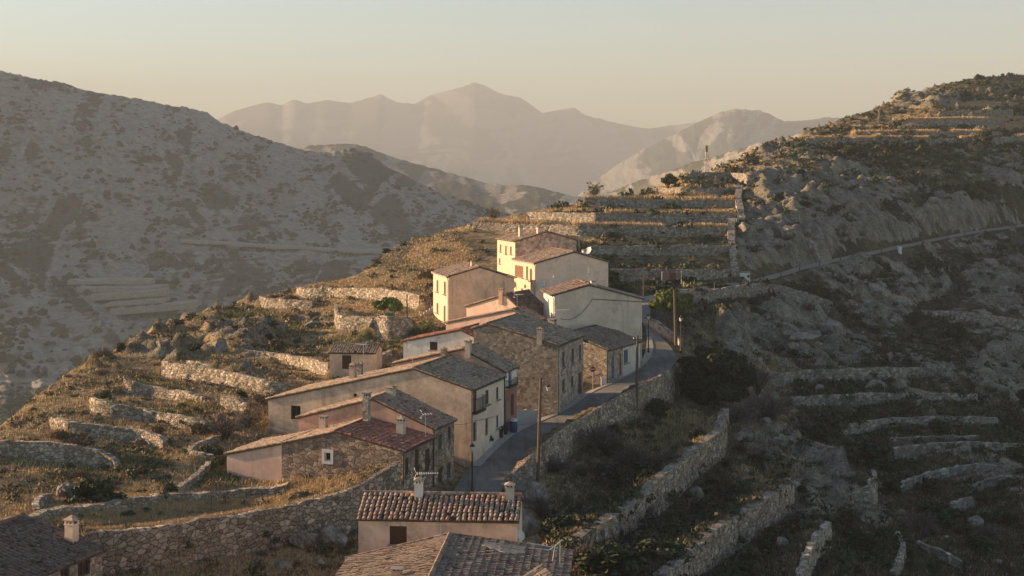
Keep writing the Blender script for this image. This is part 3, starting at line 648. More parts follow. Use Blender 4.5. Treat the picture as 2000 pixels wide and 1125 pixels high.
# ---------------------------------------------------------------- road surface, kerb line
def loft(name, Ls, Rs, m, nw=6, dz=0.0, kind='structure'):
    u = np.linspace(0, 1, nw)[:, None, None]
    G = Ls[None]*(1-u)+Rs[None]*u; G = G.copy(); G[..., 2] += dz
    return gridmesh(name, G[..., 0], G[..., 1], G[..., 2], m, {}, True, kind)
m, nt, b = mat('old_asphalt'); p = pos(nt)
c = ramp(nt, noise(nt, p, .5, 5, .6), [(.3, (.115, .106, .094)), (.6, (.19, .176, .156)), (.8, (.26, .242, .215))])
c = mixc(nt, ramp(nt, vor(nt, p, .22, 'DISTANCE_TO_EDGE').outputs['Distance'], [(0, g1(.5)), (.004, g1(0))]), c, (.06, .055, .05))
c = mixc(nt, ramp(nt, vor(nt, p, .16).outputs['Distance'], [(.28, g1(.5)), (.31, g1(0))]), c, (.10, .093, .083))
c = mixc(nt, ramp(nt, noise(nt, p, 12, 3), [(.4, g1(0)), (.7, g1(.4))]), c, (.22, .205, .18))
c = mixc(nt, ramp(nt, noise(nt, pos(nt, (1.2, .12, 1), -.35), 1.0, 3), [(.5, g1(0)), (.62, g1(.45))]), c, (.075, .07, .064))
setc(nt, b, c, .9, .2); bump(nt, b, noise(nt, p, 20, 3), .3, .02); M['asphalt'] = m
loft('road', RLs[:85], RRs[:85], m, 7, 0.0)
_j = ((vnoise(np.arange(len(RLs))*.9, np.zeros(len(RLs)), 6)-.5)*.22)[:, None]; _w = RRs-RLs
loft('track', (RLs+_w*(_j+.06))[84:], (RRs-_w*(_j[::-1]+.10))[84:], m_plain('pale_gravel_road', (.235, .205, .165), .95, .25, 1.5), 5, 0.004)
# pale strip of pavement along the houses
inn = RLs+(RRs-RLs)*np.clip(.9/np.maximum(.1, np.hypot(*(RRs-RLs)[:, :2].T)), 0, .3)[:, None]
loft('pavement', RLs[12:66], inn[12:66], M['concrete'], 3, .05)
# dark repair patches and a manhole lid in the asphalt
# ---------------------------------------------------------------- far hills and mountains
m, nt, b = mat('far_hillside'); p = pos(nt)
f1 = noise(nt, p, .022, 8, .66); f2 = noise(nt, p, .13, 8, .74); f3 = noise(nt, p, .006, 4, .6)
rk = ramp(nt, f2, [(.3, (.14, .128, .108)), (.5, (.26, .237, .20)), (.7, (.40, .365, .31))])
scr = ramp(nt, f2, [(.3, (.036, .040, .027)), (.55, (.080, .079, .055)), (.75, (.14, .124, .088))])
a_ = math_(nt, 'ADD', attr(nt, 'rock'), math_(nt, 'MULTIPLY', math_(nt, 'SUBTRACT', math_(nt, 'ADD', math_(nt, 'MULTIPLY', f1, .6), math_(nt, 'MULTIPLY', f2, .6)), .6), 1.7))
c = mixc(nt, ramp(nt, a_, [(.36, g1(0)), (.64, g1(1))]), scr, rk)
sp = vor(nt, p, .09); c = mixc(nt, ramp(nt, sp.outputs['Distance'], [(.22, g1(.35)), (.34, g1(0))]), c, (.04, .042, .026))
c = mixc(nt, ramp(nt, f3, [(.5, g1(0)), (.7, g1(.4))]), c, (.20, .145, .09))
setc(nt, b, c, .97, .05); bump(nt, b, math_(nt, 'ADD', f1, f2), .8, 3.5)
M['farhill'] = m
def ip(A, x, k):
    A = np.array(A, float); y = np.interp(x, A[:, 0], A[:, k])
    if k < 2: return y
    n = max(3, len(x)//9); n += 1-n % 2; return np.convolve(np.pad(y, n//2, 'edge'), np.ones(n)/n, 'valid')
def mountain(name, crest, foot, nx_, ny_, amp, jag, seed, rockf, ease=1.0, back=.12, gul=(120., 170.)):
    """hill between a crest line and a foot line, both given as (px, py, D); relief from ridged noise, then a slope down behind the crest"""
    x0, x1 = crest[0][0], crest[-1][0]
    px = np.linspace(x0, x1, nx_); t = np.linspace(0, 1, ny_)[:, None]
    y0_ = ip(crest, px, 1); yj = (fbm(px/60, px*0, 4, seed)-.5)*jag*3+(vnoise(px/5, px*0, seed+5)-.5)*jag; yc = y0_+yj; Dc = ip(crest, px, 2)
    yf, Df = ip(foot, px, 1), ip(foot, px, 2)
    n_s = len(px)//5*2+1; y0s = np.convolve(np.pad(y0_, n_s//2, 'edge'), np.hanning(n_s+2)[1:-1]/np.hanning(n_s+2).sum(), 'valid')
    PX = np.repeat(px[None], ny_, 0); PY = y0s+(yf-y0s)*t+yj*np.exp(-t*22)+(y0_-y0s)*np.clip(1-t*1.6, 0, 1)**2
    D = Dc+(Df-Dc)*t**ease
    warp = (fbm(PX/140, PY/140, 3, seed+9)-.5)*90
    rel = fbm((PX+warp)/gul[0], (PY+PX*.25)/gul[1], 5, seed+1, True)-.5
    r2_ = fbm(PX/22, PY/13, 5, seed+2)-.5
    env = np.clip(t*9, 0, 1)
    D = D*(1+env*(amp*rel+amp*.35*r2_))
    PYn = PY+env*(fbm(PX/9, PY/7, 3, seed+4)-.5)*3.0
    X = (PX-CX)/F*D; Z = (HY-PYn)/F*D
    sp1 = fbm((PX+.55*PY+warp*.6)/58+seed, (PY-.25*PX)/190, 5, seed+21, True); sp2 = fbm((PX-.9*PY+warp*.8)/75+seed, (PY+.3*PX)/230, 5, seed+33, True)
    led = fbm(PX/170, (PY+.12*PX+warp*.3)/11, 4, seed+41, True)
    rk_ = rockf(PX, PY)+rel*.8+np.maximum(sp1, sp2)*3.4-2.33+(led-.5)*.9
    # back side
    nb = 6; kb = np.linspace(1, 0, nb)[:, None][:-1]
    Db = Dc*(1+back*kb); Xb = (px-CX)/F*Dc*(1+back*kb*.3)+0*Db; Zb = (HY-yc)/F*Dc-kb*Dc*back*.5
    X = np.concatenate([Xb, X]); Y = np.concatenate([Db, D]); Z = np.concatenate([Zb, Z]); rk_ = np.concatenate([np.zeros_like(Xb)+.3, rk_])
    return gridmesh(name, X, Y, Z, M['farhill'], dict(rock=rk_)), (PX, PY, D)
def ell(PX, PY, *bs):
    o = np.zeros_like(PX)
    for cx, cy_, rx, ry, ang in bs:
        a = R(ang); u = (PX-cx)*math.cos(a)+(PY-cy_)*math.sin(a); v = -(PX-cx)*math.sin(a)+(PY-cy_)*math.cos(a)
        o = np.maximum(o, np.clip(1.4-np.sqrt((u/rx)**2+(v/ry)**2), 0, 1))
    return o
_lc = [(-330,40),(-150,90),(0,138),(60,153),(140,168),(225,185),(330,207),(405,219),(435,240),(500,264),(560,284),(640,299),(690,293),(720,300),(760,330),(850,374),(930,400),(1000,420),(1120,450)]
LEFT, LG = mountain('hills', [(x, y, 1400+.22*x) for x, y in _lc],
    [(-330,1000,560),(0,900,620),(300,800,720),(600,660,860),(800,580,960),(1000,500,1060),(1120,480,1120)], 620, 360, .045, 3.0, 11,
    lambda x, y: .16+.8*ell(x, y, (120,225,190,45,12),(90,610,150,35,15),(170,690,120,40,25),(40,720,120,40,10),(240,640,90,22,35),(60,350,150,45,-20),(230,350,120,40,35),(430,310,130,30,-40),(560,325,150,22,10),(250,430,80,60,50),(560,480,240,20,3),(800,380,90,14,20),(230,560,130,45,0),(640,420,140,40,30),(380,250,120,22,8)), .9)
mountain('hills', [(-700,420,2422),(0,370,2422),(420,330,2422),(500,300,2422),(590,287,2398),(620,283,2386),(690,280,2375),(760,303,2352),(830,325,2303),(950,357,2208),(1010,361,2162),(1050,363,2138),(1090,374,2090),(1130,388,2042),(1260,420,1900)],
    [(420,600,1662),(1260,520,1520)], 360, 130, .02, 2.6, 51, lambda x, y: .05+.4*ell(x, y, (720,330,120,20,20)), .9, gul=(80., 120.))
mountain('hills', [(1040,410,2234),(1090,391,2189),(1130,382,2166),(1160,377,2143),(1200,373,2098),(1260,351,2006),(1330,323,1915),(1400,305,1824),(1480,281,1733),(1560,262,1642),(1640,236,1550),(1800,190,1459)],
    [(1040,520,1596),(1800,480,1186)], 360, 120, .02, 3.0, 71, lambda x, y: .0+.3*ell(x, y, (1350,340,80,15,-20)), .9, gul=(40., 110.))
mountain('mountain', [(1080,420,4821),(1120,387,4821),(1140,370,4821),(1200,324,4858),(1260,290,4896),(1330,256,4932),(1400,222,4970),(1432,212,4970),(1484,215,4970),(1510,226,4970),(1532,237,4970),(1570,236,4970),(1605,231,4970),(1640,232,4970),(1760,240,4970)],
    [(1080,560,3338),(1760,520,3338)], 320, 140, .012, 2.4, 91, lambda x, y: .15+.3*ell(x, y, (1280,320,120,60,-35)), .9, gul=(50., 90.))
mountain('mountain', [(-1500,430,8147),(-500,360,8147),(100,310,8147),(300,285,8147),(380,252,8147),(431,230,8147),(458,217,8147),(508,203,8147),(526,199,8147),(548,205,8147),(575,192,8147),(598,200,8147),(634,196,8147),(688,202,8147),(742,183,8147),(773,199,8147),(809,204,8147),(841,187,8147),(881,176,8147),(929,161,8147),(949,169,8147),(976,183,8147),(1016,191,8147),(1048,212,8147),(1059,221,8147),(1093,214,8147),(1124,212,8147),(1138,224,8147),(1165,233,8147),(1174,231,8147),(1187,238,8147),(1223,244,8147),(1268,251,8147),(1300,246,8147),(1350,240,8147),(1420,238,8147),(1500,242,8147),(1620,238,8147),(1750,250,8147)],
    [(300,520,5790),(1750,520,5790)], 420, 120, .008, 1.8, 101, lambda x, y: .12+0*x, .9, gul=(70., 140.))
# the valley floor that joins the hills
vx, vy = np.meshgrid(np.linspace(-4200, 4200, 80), np.linspace(-40, 8600, 120))
gridmesh('valley_floor', vx, vy, -230-np.clip(vy-700,0,7000)*.055+12*fbm(vx/150, vy/150, 3, 5)+np.clip(vy/60, 0, 30)*0, M['farhill'], dict(rock=np.zeros_like(vx)))

# terrace walls and a track on the opposite hillside
def on_left(px, py):
    PX, PY, D = LG; i = int(np.argmin(np.abs(PX[0]-px))); j = int(np.argmin(np.abs(PY[:, i]-py))); return float(D[j, i])
m2 = m_plain('far_terrace_stone', (.27, .24, .195), .95, .5, .5); M['farwall'] = m2
FT = [((129,548),(200,546),(290,547), 9, 'highest'), ((148,562),(240,561),(317,559), 10, 'second'), ((165,578),(240,573),(318,567), 11, 'third'), ((205,592),(260,588),(318,584), 8, 'fourth'), ((214,603),(300,597),(376,590), 13, 'lowest')]
for *pl, hpx, nm in FT:
    d0 = min(on_left(px, py) for px, py in pl)-14
    mb = MB(); A = resample(np.array([((px-CX)/F*d0, d0+abs(px-240)*.02, (HY-py)/F*d0) for px, py in pl]), 3.0)
    hz_ = hpx/F*d0
    for i in range(len(A)-1):
        a, c_ = A[i], A[i+1]; j1, j2 = (vnoise(i*.9, hpx, 4)-.6)*2.6, (vnoise((i+1)*.9, hpx, 4)-.6)*2.6
        mb.hexa([a+(0, 0, -hz_), c_+(0, 0, -hz_), c_+(0, 18, -hz_), a+(0, 18, -hz_), a+(0, 0, j1), c_+(0, 0, j2), c_+(0, 18, 0), a+(0, 18, 0)])
    tag(mb.build('terrace_wall', m2), nm+' of the hazy terrace walls across the valley', 'stone wall', 'terrace walls across the valley', 'thing')
tr = [(352,470),(420,473),(500,478),(580,483),(660,487),(760,492)]
A = np.array([P(px, py, on_left(px, py)-16) for px, py in tr]); A = resample(A, 5)
gridmesh('track', np.stack([A[:, 0], A[:, 0], A[:, 0]]), np.stack([A[:, 1], A[:, 1]-.5, A[:, 1]+14]), np.stack([A[:, 2]-3.0+1.5*vnoise(A[:, 0]/9, A[:, 0]*0, 3), A[:, 2], A[:, 2]+.3]), m2, {})
# ---------------------------------------------------------------- houses
def ray(px, py): return np.array(((px-CX)/F, 1.0, (HY-py)/F))
def hit(px, py, p0, n):
    d = ray(px, py); return d*(np.dot(p0, n)/np.dot(d, n))
ZUP = np.array((0, 0, 1.0))
def tile_rows(mb, org, down, along, L, W, mats_i, under_i, sp=.27, rl=.42, seed=0, flip=1):
    """barrel tiles over one slope: org top corner, down/along unit vectors, L length down the slope, W width along the eave"""
    rng = np.random.default_rng(seed)
    nrm = np.cross(along, down); nrm = nrm if nrm[2] > 0 else -nrm
    mb.box(org-nrm*.13, down*L, along*W, nrm*.09, under_i)
    nc = max(2, int(round(W/sp))); nr = max(2, int(round(L/rl))); sw, sl_ = W/nc, L/nr
    r = sw*.40; ang = np.linspace(0, math.pi, 5)
    patch = fbm(np.arange(nc)[:, None]*sw/1.7+seed*3.7, np.arange(nr)[None]*sl_/1.7, 3, seed % 97)
    sag = (fbm(np.arange(nc)[:, None]*sw/2.2+seed, np.arange(nr)[None]*sl_/2.6, 2, seed % 89)-.5)*.16
    for i in range(nc):
        u0 = (i+.5)*sw; dx = rng.normal(0, .012)
        for j in range(nr):
            if rng.random() < .012: continue
            a = u0+dx+rng.normal(0, .018); d0 = j*sl_-.03; d1 = (j+1)*sl_+.07+rng.normal(0, .012)
            lift = rng.normal(.0, .012)+sag[i, j]; t = np.clip(.45*rng.random()+.9*(patch[i, j]-.22), 0, 1); vs = []
            sk = rng.normal(0, .015)
            for dd, rr_, hh in ((d0, r*.86, sag[i, max(j-1, 0)]), (d1, r*1.05, .035+lift)):
                for k in ang:
                    vs.append(org+down*dd+along*(a+math.cos(k)*rr_+(sk if dd == d1 else 0))+nrm*(math.sin(k)*rr_*.85+hh))
            fs = [(k, k+1, k+6, k+5) for k in range(4)]+[(5, 6, 7, 8, 9)]
            mb.add(vs, fs, mats_i, t)
def wall_face(mb, org, ax, nrm, prof, zb, holes, depth=.2, mi=0, split=None):
    """upright wall with real openings; nrm points outwards"""
    us = sorted(set(([round(split[0], 4)] if split else [])+[round(float(p[0]), 4) for p in prof]+[round(float(q), 4) for h_ in holes for q in (h_[0], h_[2])]))
    pu = np.array([p[0] for p in prof]); pz = np.array([p[1] for p in prof]); us = [u for u in us if pu[0]-1e-3 <= u <= pu[-1]+1e-3]
    def pt(u, z, d=0.0): return np.array((org[0]+ax[0]*u-nrm[0]*d, org[1]+ax[1]*u-nrm[1]*d, z))
    mi0 = mi
    for a, b in zip(us[:-1], us[1:]):
        if b-a < 1e-4: continue
        mi = split[1] if split and (a+b)/2 > split[0] else mi0
        ta, tb = np.interp(a, pu, pz), np.interp(b, pu, pz); z = zb
        for h_ in sorted([h_ for h_ in holes if h_[0] < (a+b)/2 < h_[2]], key=lambda q: q[1]):
            if h_[1] > z+1e-4: mb.quad(pt(a, z), pt(b, z), pt(b, h_[1]), pt(a, h_[1]), mi)
            z = h_[3]
        mb.quad(pt(a, z), pt(b, z), pt(b, tb), pt(a, ta), mi)
    for u0, z0, u1, z1 in holes:
        c = [(u0, z0), (u1, z0), (u1, z1), (u0, z1)]
        for k in range(4):
            (ua, za), (ub, zb_) = c[k], c[(k+1) % 4]
            mb.quad(pt(ua, za), pt(ub, zb_), pt(ub, zb_, depth), pt(ua, za, depth), mi)
def opening(house, org, ax, nrm, h_, kind, depth=.2):
    """window, shutter or door set in an opening of the wall"""
    u0, z0, u1, z1 = h_; ax3 = np.array((ax[0], ax[1], 0.)); n3 = np.array((nrm[0], nrm[1], 0.))
    o = np.array((org[0], org[1], 0.))
    def B(mb, a, b, c, d, dep, th, mi=0): mb.box(o+ax3*a+ZUP*c-n3*dep, ax3*(b-a), ZUP*(d-c), n3*th, mi)
    w_, hh = u1-u0, z1-z0; fr = min(.09, w_*.14)
    if kind in ('shutter', 'shutter_red', 'shutter_green', 'shutter_grey'):
        mt = {'shutter': M['wood'], 'shutter_red': M['wood3'], 'shutter_green': M['wood2'], 'shutter_grey': M['bluedoor']}[kind]
        f = MB(); B(f, u0, u0+fr, z0, z1, .10, .07); B(f, u1-fr, u1, z0, z1, .10, .07); B(f, u0+fr, u1-fr, z1-fr, z1, .10, .07); B(f, u0+fr, u1-fr, z0, z0+fr, .10, .07)
        if hh < 2.2: B(f, u0-.08, u1+.08, z0-.09, z0-.003, -.07, .2, 1)
        fo = f.build('window', [mt, M['slab']], house)
        s = MB(); n = max(4, int(hh/.11)); hs = (hh-2*fr)/n
        for k in range(n): B(s, u0+fr, u1-fr, z0+fr+k*hs+.008, z0+fr+(k+1)*hs-.008, .095+(.012 if k % 2 else 0), .05)
        B(s, u0+fr, u1-fr, z0+fr, z1-fr, .15, .03)
        s.build('shutter', mt, fo)
        return fo
    if kind in ('door', 'door_blue', 'door_red'):
        mt = {'door': M['wood'], 'door_blue': M['bluedoor'], 'door_red': M['wood3']}[kind]
        f = MB(); B(f, u0, u1, z0, z1, .16, .03)
        for k in range(3):
            a = u0+w_*(.08+.30*k); B(f, a, a+w_*.25, z0+.15, z0+hh*.46, .13, .02); B(f, a, a+w_*.25, z0+hh*.54, z1-.12, .13, .02)
        fo = f.build('door', mt, house); k = MB(); B(k, u1-w_*.16, u1-w_*.10, z0+hh*.48, z0+hh*.56, .11, .05); k.build('handle', M['iron'], fo); return fo
    mt = M['wood2'] if kind == 'glass' else M['wood']
    f = MB(); B(f, u0, u0+fr, z0, z1, .16, .06); B(f, u1-fr, u1, z0, z1, .16, .06); B(f, u0+fr, u1-fr, z1-fr, z1, .16, .06); B(f, u0+fr, u1-fr, z0, z0+fr, .16, .06)
    if w_ > .6: B(f, (u0+u1)/2-fr*.4, (u0+u1)/2+fr*.4, z0+fr, z1-fr, .16, .05)
    if kind == 'whitesur':
        mt = M['signwhite']; s_ = .22
        for a, b, c, d in ((u0-s_, u0, z0-s_, z1+s_), (u1, u1+s_, z0-s_, z1+s_), (u0, u1, z1, z1+s_), (u0, u1, z0-s_, z0)): B(f, a, b, c, d, -.004, .05)
    fo = f.build('window', mt, house)
    g = MB(); B(g, u0+fr, u1-fr, z0+fr, z1-fr, .17, .02); g.build('pane', M['glass'], fo)
    return fo
def chimney(parent, base, w_, h_, style='chim', yaw=.3, cap='slab', deep=None):
    mb = MB(); deep = deep or w_*.9; z0 = base[2]-.6; bh = h_*.72+.6
    mb.cbox((base[0], base[1], z0), w_*.82, deep*.82, bh, yaw, 0)
    zt = z0+bh; mb.cbox((base[0], base[1], zt), w_*.94, deep*.94, h_*.05, yaw, 0)
    zt += h_*.05; ca, sa = math.cos(yaw), math.sin(yaw); ph = h_*.13
    for sx_, sy_ in ((-1, -1), (1, -1), (1, 1), (-1, 1), (0, -1), (0, 1)):
        X, Y = sx_*w_*.33, sy_*deep*.33; mb.cbox((base[0]+X*ca-Y*sa, base[1]+X*sa+Y*ca, zt), w_*.17, deep*.17, ph, yaw, 0)
    mb.cbox((base[0], base[1], zt), w_*.5, deep*.5, ph*.9, yaw, 1)  # near-black block painted for the shade inside the smoke openings
    zt += ph
    if cap == 'slab': mb.cbox((base[0], base[1], zt), w_*1.05, deep*1.05, h_*.06, yaw, 2)
    else:
        mb.cbox((base[0], base[1], zt), w_*1.08, deep*1.08, h_*.05, yaw, 2); mb.cbox((base[0], base[1], zt+h_*.05), w_*1.0, deep*1.0, h_*.16, yaw, 2, None, .12)
    return mb.build('chimney', [M[style], M['flue_shade'], M['slab'] if cap == 'slab' else M['t_ochre_lit']], parent)
def antenna(parent, base, h_, yaw=0.0, n=7, L=1.1, r=.022, name='antenna'):
    mb = MB(); b = np.array(base); mb.tube([b-(0, 0, .4), b+(0, 0, h_)], r, 5)
    d = np.array((math.cos(yaw), math.sin(yaw), 0)); q = np.array((-d[1], d[0], 0)); c = b+(0, 0, h_-.08)
    mb.tube([c-d*.25, c+d*L], r*.8, 4)
    for k in range(n):
        e = c+d*(-.2+(L+.15)*k/(n-1)); l_ = .38-.025*k
        mb.tube([e-q*l_, e+q*l_], r*.55, 4)
    e = c-d*.25
    for s in (-1, 1): mb.tube([e, e+(0, 0, s*.28)-d*.12], r*.6, 4); mb.tube([e+(0, 0, s*.28)-d*.12-q*.3, e+(0, 0, s*.28)-d*.12+q*.3], r*.6, 4)
    return mb.build(name, M['alu'], parent)
def dish(parent, c, r=.4, yaw=0.0):
    mb = MB(); c = np.array(c); n = 14; vs = []; fs = []
    d = np.array((math.sin(yaw)*.9, -math.cos(yaw)*.9, .45)); d /= np.linalg.norm(d); a = np.cross(d, ZUP); a /= np.linalg.norm(a); b = np.cross(d, a)
    for q in (0.02, .5, 1.0):
        for k in range(n): t = 2*math.pi*k/n; vs.append(c+(a*math.cos(t)+b*math.sin(t))*r*q+d*(r*.28*q*q))
    for i in range(2):
        for k in range(n): fs.append((i*n+k, i*n+(k+1) % n, (i+1)*n+(k+1) % n, (i+1)*n+k))
    fs.append(tuple(range(n))); mb.add(vs, fs)
    mb.tube([c+b*r*.8+d*.1, c+d*r*1.0], .018, 4); mb.cbox(c+d*r*1.0-(0, 0, .05), .09, .09, .1); mb.tube([c-d*.02, c-d*.25-(0, 0, .1), c-d*.25-(0, 0, .5)], .03, 5)
    return mb.build('satellite_dish', M['alu'], parent)

HOUSES = {}
class House: pass
def house(key, name, label, cat, corner, yaw, side, prof, L, h, walls, roofs, gopen=(), fopen=(), chims=(), over=(.22, .10), group='stone and stucco village houses', sp=.27, rl=.42, band=None, pipe=None, seed=None, roofskip=(), gsplit=None, fsplit=None):
    """corner: (px, py, D) of the near eave corner where the gable wall meets the street wall; prof: gable line as pixels outward from it;
    L: length in metres (or pixel x of the far street corner as a str); h: eave height of the near corner above the ground"""
    H = House(); y = R(yaw); s2 = np.array((math.sin(y), math.cos(y)))
    g2 = np.array((-math.cos(y), math.sin(y))) if side == 'R' else np.array((math.cos(y), -math.sin(y)))
    P0 = P(*corner); o2 = P0[:2]; s3 = np.array((*s2, 0)); g3 = np.array((*g2, 0))
    zb = P0[2]-h-1.5
    def gpt(px, py): q = hit(px, py, P0, s3); return float(np.dot(q[:2]-o2, g2)), float(q[2])
    def fpt(px, py): q = hit(px, py, P0, g3); return float(np.dot(q[:2]-o2, s2)), float(q[2])
    pr = [(0.0, float(P0[2]))]+[gpt(*q) for q in prof]
    if isinstance(L, str): L = fpt(float(L), corner[1])[0]
    seed = seed or abs(hash(key)) % 1000 if False else (seed or sum(ord(c) for c in key)*7 % 991)
    root = empty(name, (o2[0]+g2[0]*pr[-1][0]/2, o2[1]+g2[1]*pr[-1][0]/2, P0[2]-h), label, cat, group)
    gh = []; fh = []
    for x0, y0, x1, y1, k in gopen:
        a, b = gpt(x0, y1), gpt(x1, y0); gh.append(((min(a[0], b[0]), a[1], max(a[0], b[0]), b[1]), k))
    for x0, y0, x1, y1, k in fopen:
        a, b = fpt((x0+x1)/2, y1), fpt((x0+x1)/2, y0); ua, ub = fpt(x0, y1)[0], fpt(x1, y1)[0]; fh.append(((min(ua, ub), a[1], max(ua, ub), b[1]), k))
    W = MB(); zl = pr[-1][1]; U = pr[-1][0]
    if isinstance(walls, str): walls = (walls, walls)
    wall_face(W, o2, g2, -s2, pr, zb, [q[0] for q in gh], .2, 0, (gpt(gsplit[0], corner[1])[0], 3 if band else 2) if gsplit else None)
    if band:       # street wall in two colours
        zband = fpt(corner[0], band[0])[1]
        top = [(q[0][0], max(q[0][1], zband), q[0][2], q[0][3]) for q in fh if q[0][3] > zband+.05]
        bot = [(q[0][0], q[0][1], q[0][2], min(q[0][3], zband)) for q in fh if q[0][1] < zband-.05]
        wall_face(W, o2, s2, -g2, [(0, P0[2]), (L, P0[2])], zband, top, .2, 1); wall_face(W, o2, s2, -g2, [(0, zband), (L, zband)], zb, bot, .2, 2)
    else: wall_face(W, o2, s2, -g2, [(0, P0[2]), (L, P0[2])], zb, [q[0] for q in fh], .2, 1, (fpt(fsplit[0], corner[1])[0], 2) if fsplit else None)
    far = o2+s2*L; wall_face(W, far, g2, s2, pr, zb, [], .2, 0)
    oth = o2+g2*U; wall_face(W, oth, s2, g2, [(0, zl), (L, zl)], zb, [], .2, 1)
    mats = [M[walls[0]], M[walls[1]]]+([M[band[1]]] if band else [])+([M[gsplit[1]]] if gsplit else [])+([M[fsplit[1]]] if fsplit else [])
    W.build('wall', mats, root)
    for hh, k in gh: opening(root, o2, g2, -s2, hh, k)
    for hh, k in fh: opening(root, o2, s2, -g2, hh, k)
    ev, vg = over
    H.roofs = []
    for i in range(len(pr)-1):
        if i in roofskip: continue
        (u0, z0), (u1, z1) = pr[i], pr[i+1]
        hi, lo = ((u0, z0), (u1, z1)) if z0 > z1 else ((u1, z1), (u0, z0))
        d = np.array((g2[0]*(lo[0]-hi[0]), g2[1]*(lo[0]-hi[0]), lo[1]-hi[1])); ln = np.linalg.norm(d); d /= ln
        lowest = (lo is pr[0]) or lo == pr[0] or lo == pr[-1]
        top = np.array((o2[0]+g2[0]*hi[0], o2[1]+g2[1]*hi[0], hi[1]+.10))-s3*vg
        mb = MB(); rm = roofs[min(i, len(roofs)-1)]
        if rm == 't_white':
            nrm = np.cross(s3, d); nrm = nrm if nrm[2] > 0 else -nrm
            mb.box(top-nrm*.06, d*(ln+ev), s3*(L+2*vg), nrm*.1, 0)
            for k in range(int(L/.5)): mb.box(top+s3*(k*.5+.2)+nrm*.04, d*(ln+ev), s3*.08, nrm*.04, 0)
            ro = mb.build('roof', M[rm], root)
        else:
            tile_rows(mb, top, d, s3, ln+(ev if lowest else 0), L+2*vg, 0, 1, sp, rl, seed+i*13)
            if i+1 < len(pr)-1 or True:
                # ridge tiles along the upper edge, verge tiles up the gable
                nrm = np.cross(s3, d); nrm = nrm if nrm[2] > 0 else -nrm
                if hi not in (pr[0], pr[-1]) or True:
                    k = 0
                    while k*.4 < L+2*vg-.2:
                        a = top+s3*(k*.4)+(0, 0, .05); mb.tube([a, a+s3*.44], [.115, .13], 7, 0); k += 1
                k = 0
                while k*.42 < ln+(ev if lowest else 0)-.2:
                    a = top+d*(k*.42)+nrm*.05+s3*.06; mb.tube([a+d*.0, a+d*.46], [.065, .08], 6, 0); k += 1
            ro = mb.build('roof', [M[rm], M['under']], root)
        H.roofs.append((ro, np.array((o2[0]+g2[0]*hi[0], o2[1]+g2[1]*hi[0], hi[1]+.12)), np.cross(s3, d)))
    for c in chims:
        ri, px, py, wp, hp = c[:5]; st = c[5] if len(c) > 5 else 'chim'; cp = c[6] if len(c) > 6 else 'slab'
        ro, q0, n = H.roofs[ri]; q = hit(px, py, q0, n)
        if not (P0[1]-3 < q[1] < P0[1]+L+2): q = ray(px, py)*(P0[1]+L*.35)
        sc = q[1]/F; chimney(ro, q, wp*sc, hp*sc, st, -y, cp)
    if pipe:
        mb = MB(); gx = -g3*.10-s3*.08
        a = np.array((*o2, P0[2]-.06)); mb.tube([a+gx-g3*.12, a+gx-(0, 0, .35), a+gx-(0, 0, h+.8)], .055, 6)
        mb.tube([a-g3*.24+s3*0.0, a-g3*.24+s3*L], .07, 6)
        mb.build('drainpipe', M[pipe], root)
    H.root, H.o2, H.g2, H.s2, H.g3, H.s3, H.P0, H.L, H.pr, H.gpt, H.fpt, H.h = root, o2, g2, s2, g3, s3, P0, L, pr, gpt, fpt, h
    HOUSES[key] = H; return H
def balcony(H, x0, x1, y0, y1, out=.45):
    u0, z0 = H.fpt(x0, y1); u1, _ = H.fpt(x1, y1); _, z1 = H.fpt(x0, y0); u0, u1 = min(u0, u1), max(u0, u1)
    b0 = np.array((*H.o2, 0)); mb = MB()
    def q(u, z, d): return b0+H.s3*u-H.g3*d+ZUP*z
    mb.box(q(u0, z0-.08, 0), H.s3*(u1-u0), -H.g3*out, ZUP*.08)
    for z in (z1, z0+.08):
        mb.tube([q(u0, z, 0), q(u0, z, out), q(u1, z, out), q(u1, z, 0)], .025, 4)
    n = max(6, int((u1-u0)/.13))
    for k in range(n+1): mb.tube([q(u0+(u1-u0)*k/n, z0, out), q(u0+(u1-u0)*k/n, z1, out)], .013, 4)
    for s in (u0, u1):
        for k in range(1, 4): mb.tube([q(s, z0, out*k/4), q(s, z1, out*k/4)], .013, 4)
    mb.build('balcony', M['iron'], H.root)
def roofpt(H, i, px, py):
    ro, q0, n = H.roofs[i]; return ro, hit(px, py, q0, n)

# lower village, nearest first
A = house('A', 'stone_house', 'rubble stone house with small white framed window, red roof and pink lean-to', 'house', (786,882,98.5), 20, 'R',
    [(656,845),(550,868),(443,888)], 5.75, 4.4, ('rubble', 'rubble'), ('t_red', 't_ochre_lit', 't_ochre_lit'),
    gopen=[(634,884,646,900,'whitesur')], gsplit=(550,'pink'), fopen=[(791,894,798,926,'shutter'),(810,877,819,936,'door'),(830,877,839,920,'shutter')],
    chims=[(1,632,838,17,27,'chimpink'),(0,783,848,18,33,'chim','tile')], pipe='pipe')
A2 = house('A2', 'stone_house', 'taller stone house with red and grey tiles and a pink brick side', 'house', (845.5,838,103.9), 20, 'R',
    [(728,781),(583,817)], '887', 5.2, ('brickpink', 'rubble'), ('t_mix', 't_ochre_lit'),
    fopen=[(856,849,863,879,'shutter_green'),(875,833,880,856,'shutter'),(856,914,864,964,'door'),(873,903,880,933,'shutter_green')],
    chims=[(0,716,806,15,42,'chimstone'),(0,763,772,20,17,'chim','tile')], pipe='pipe')
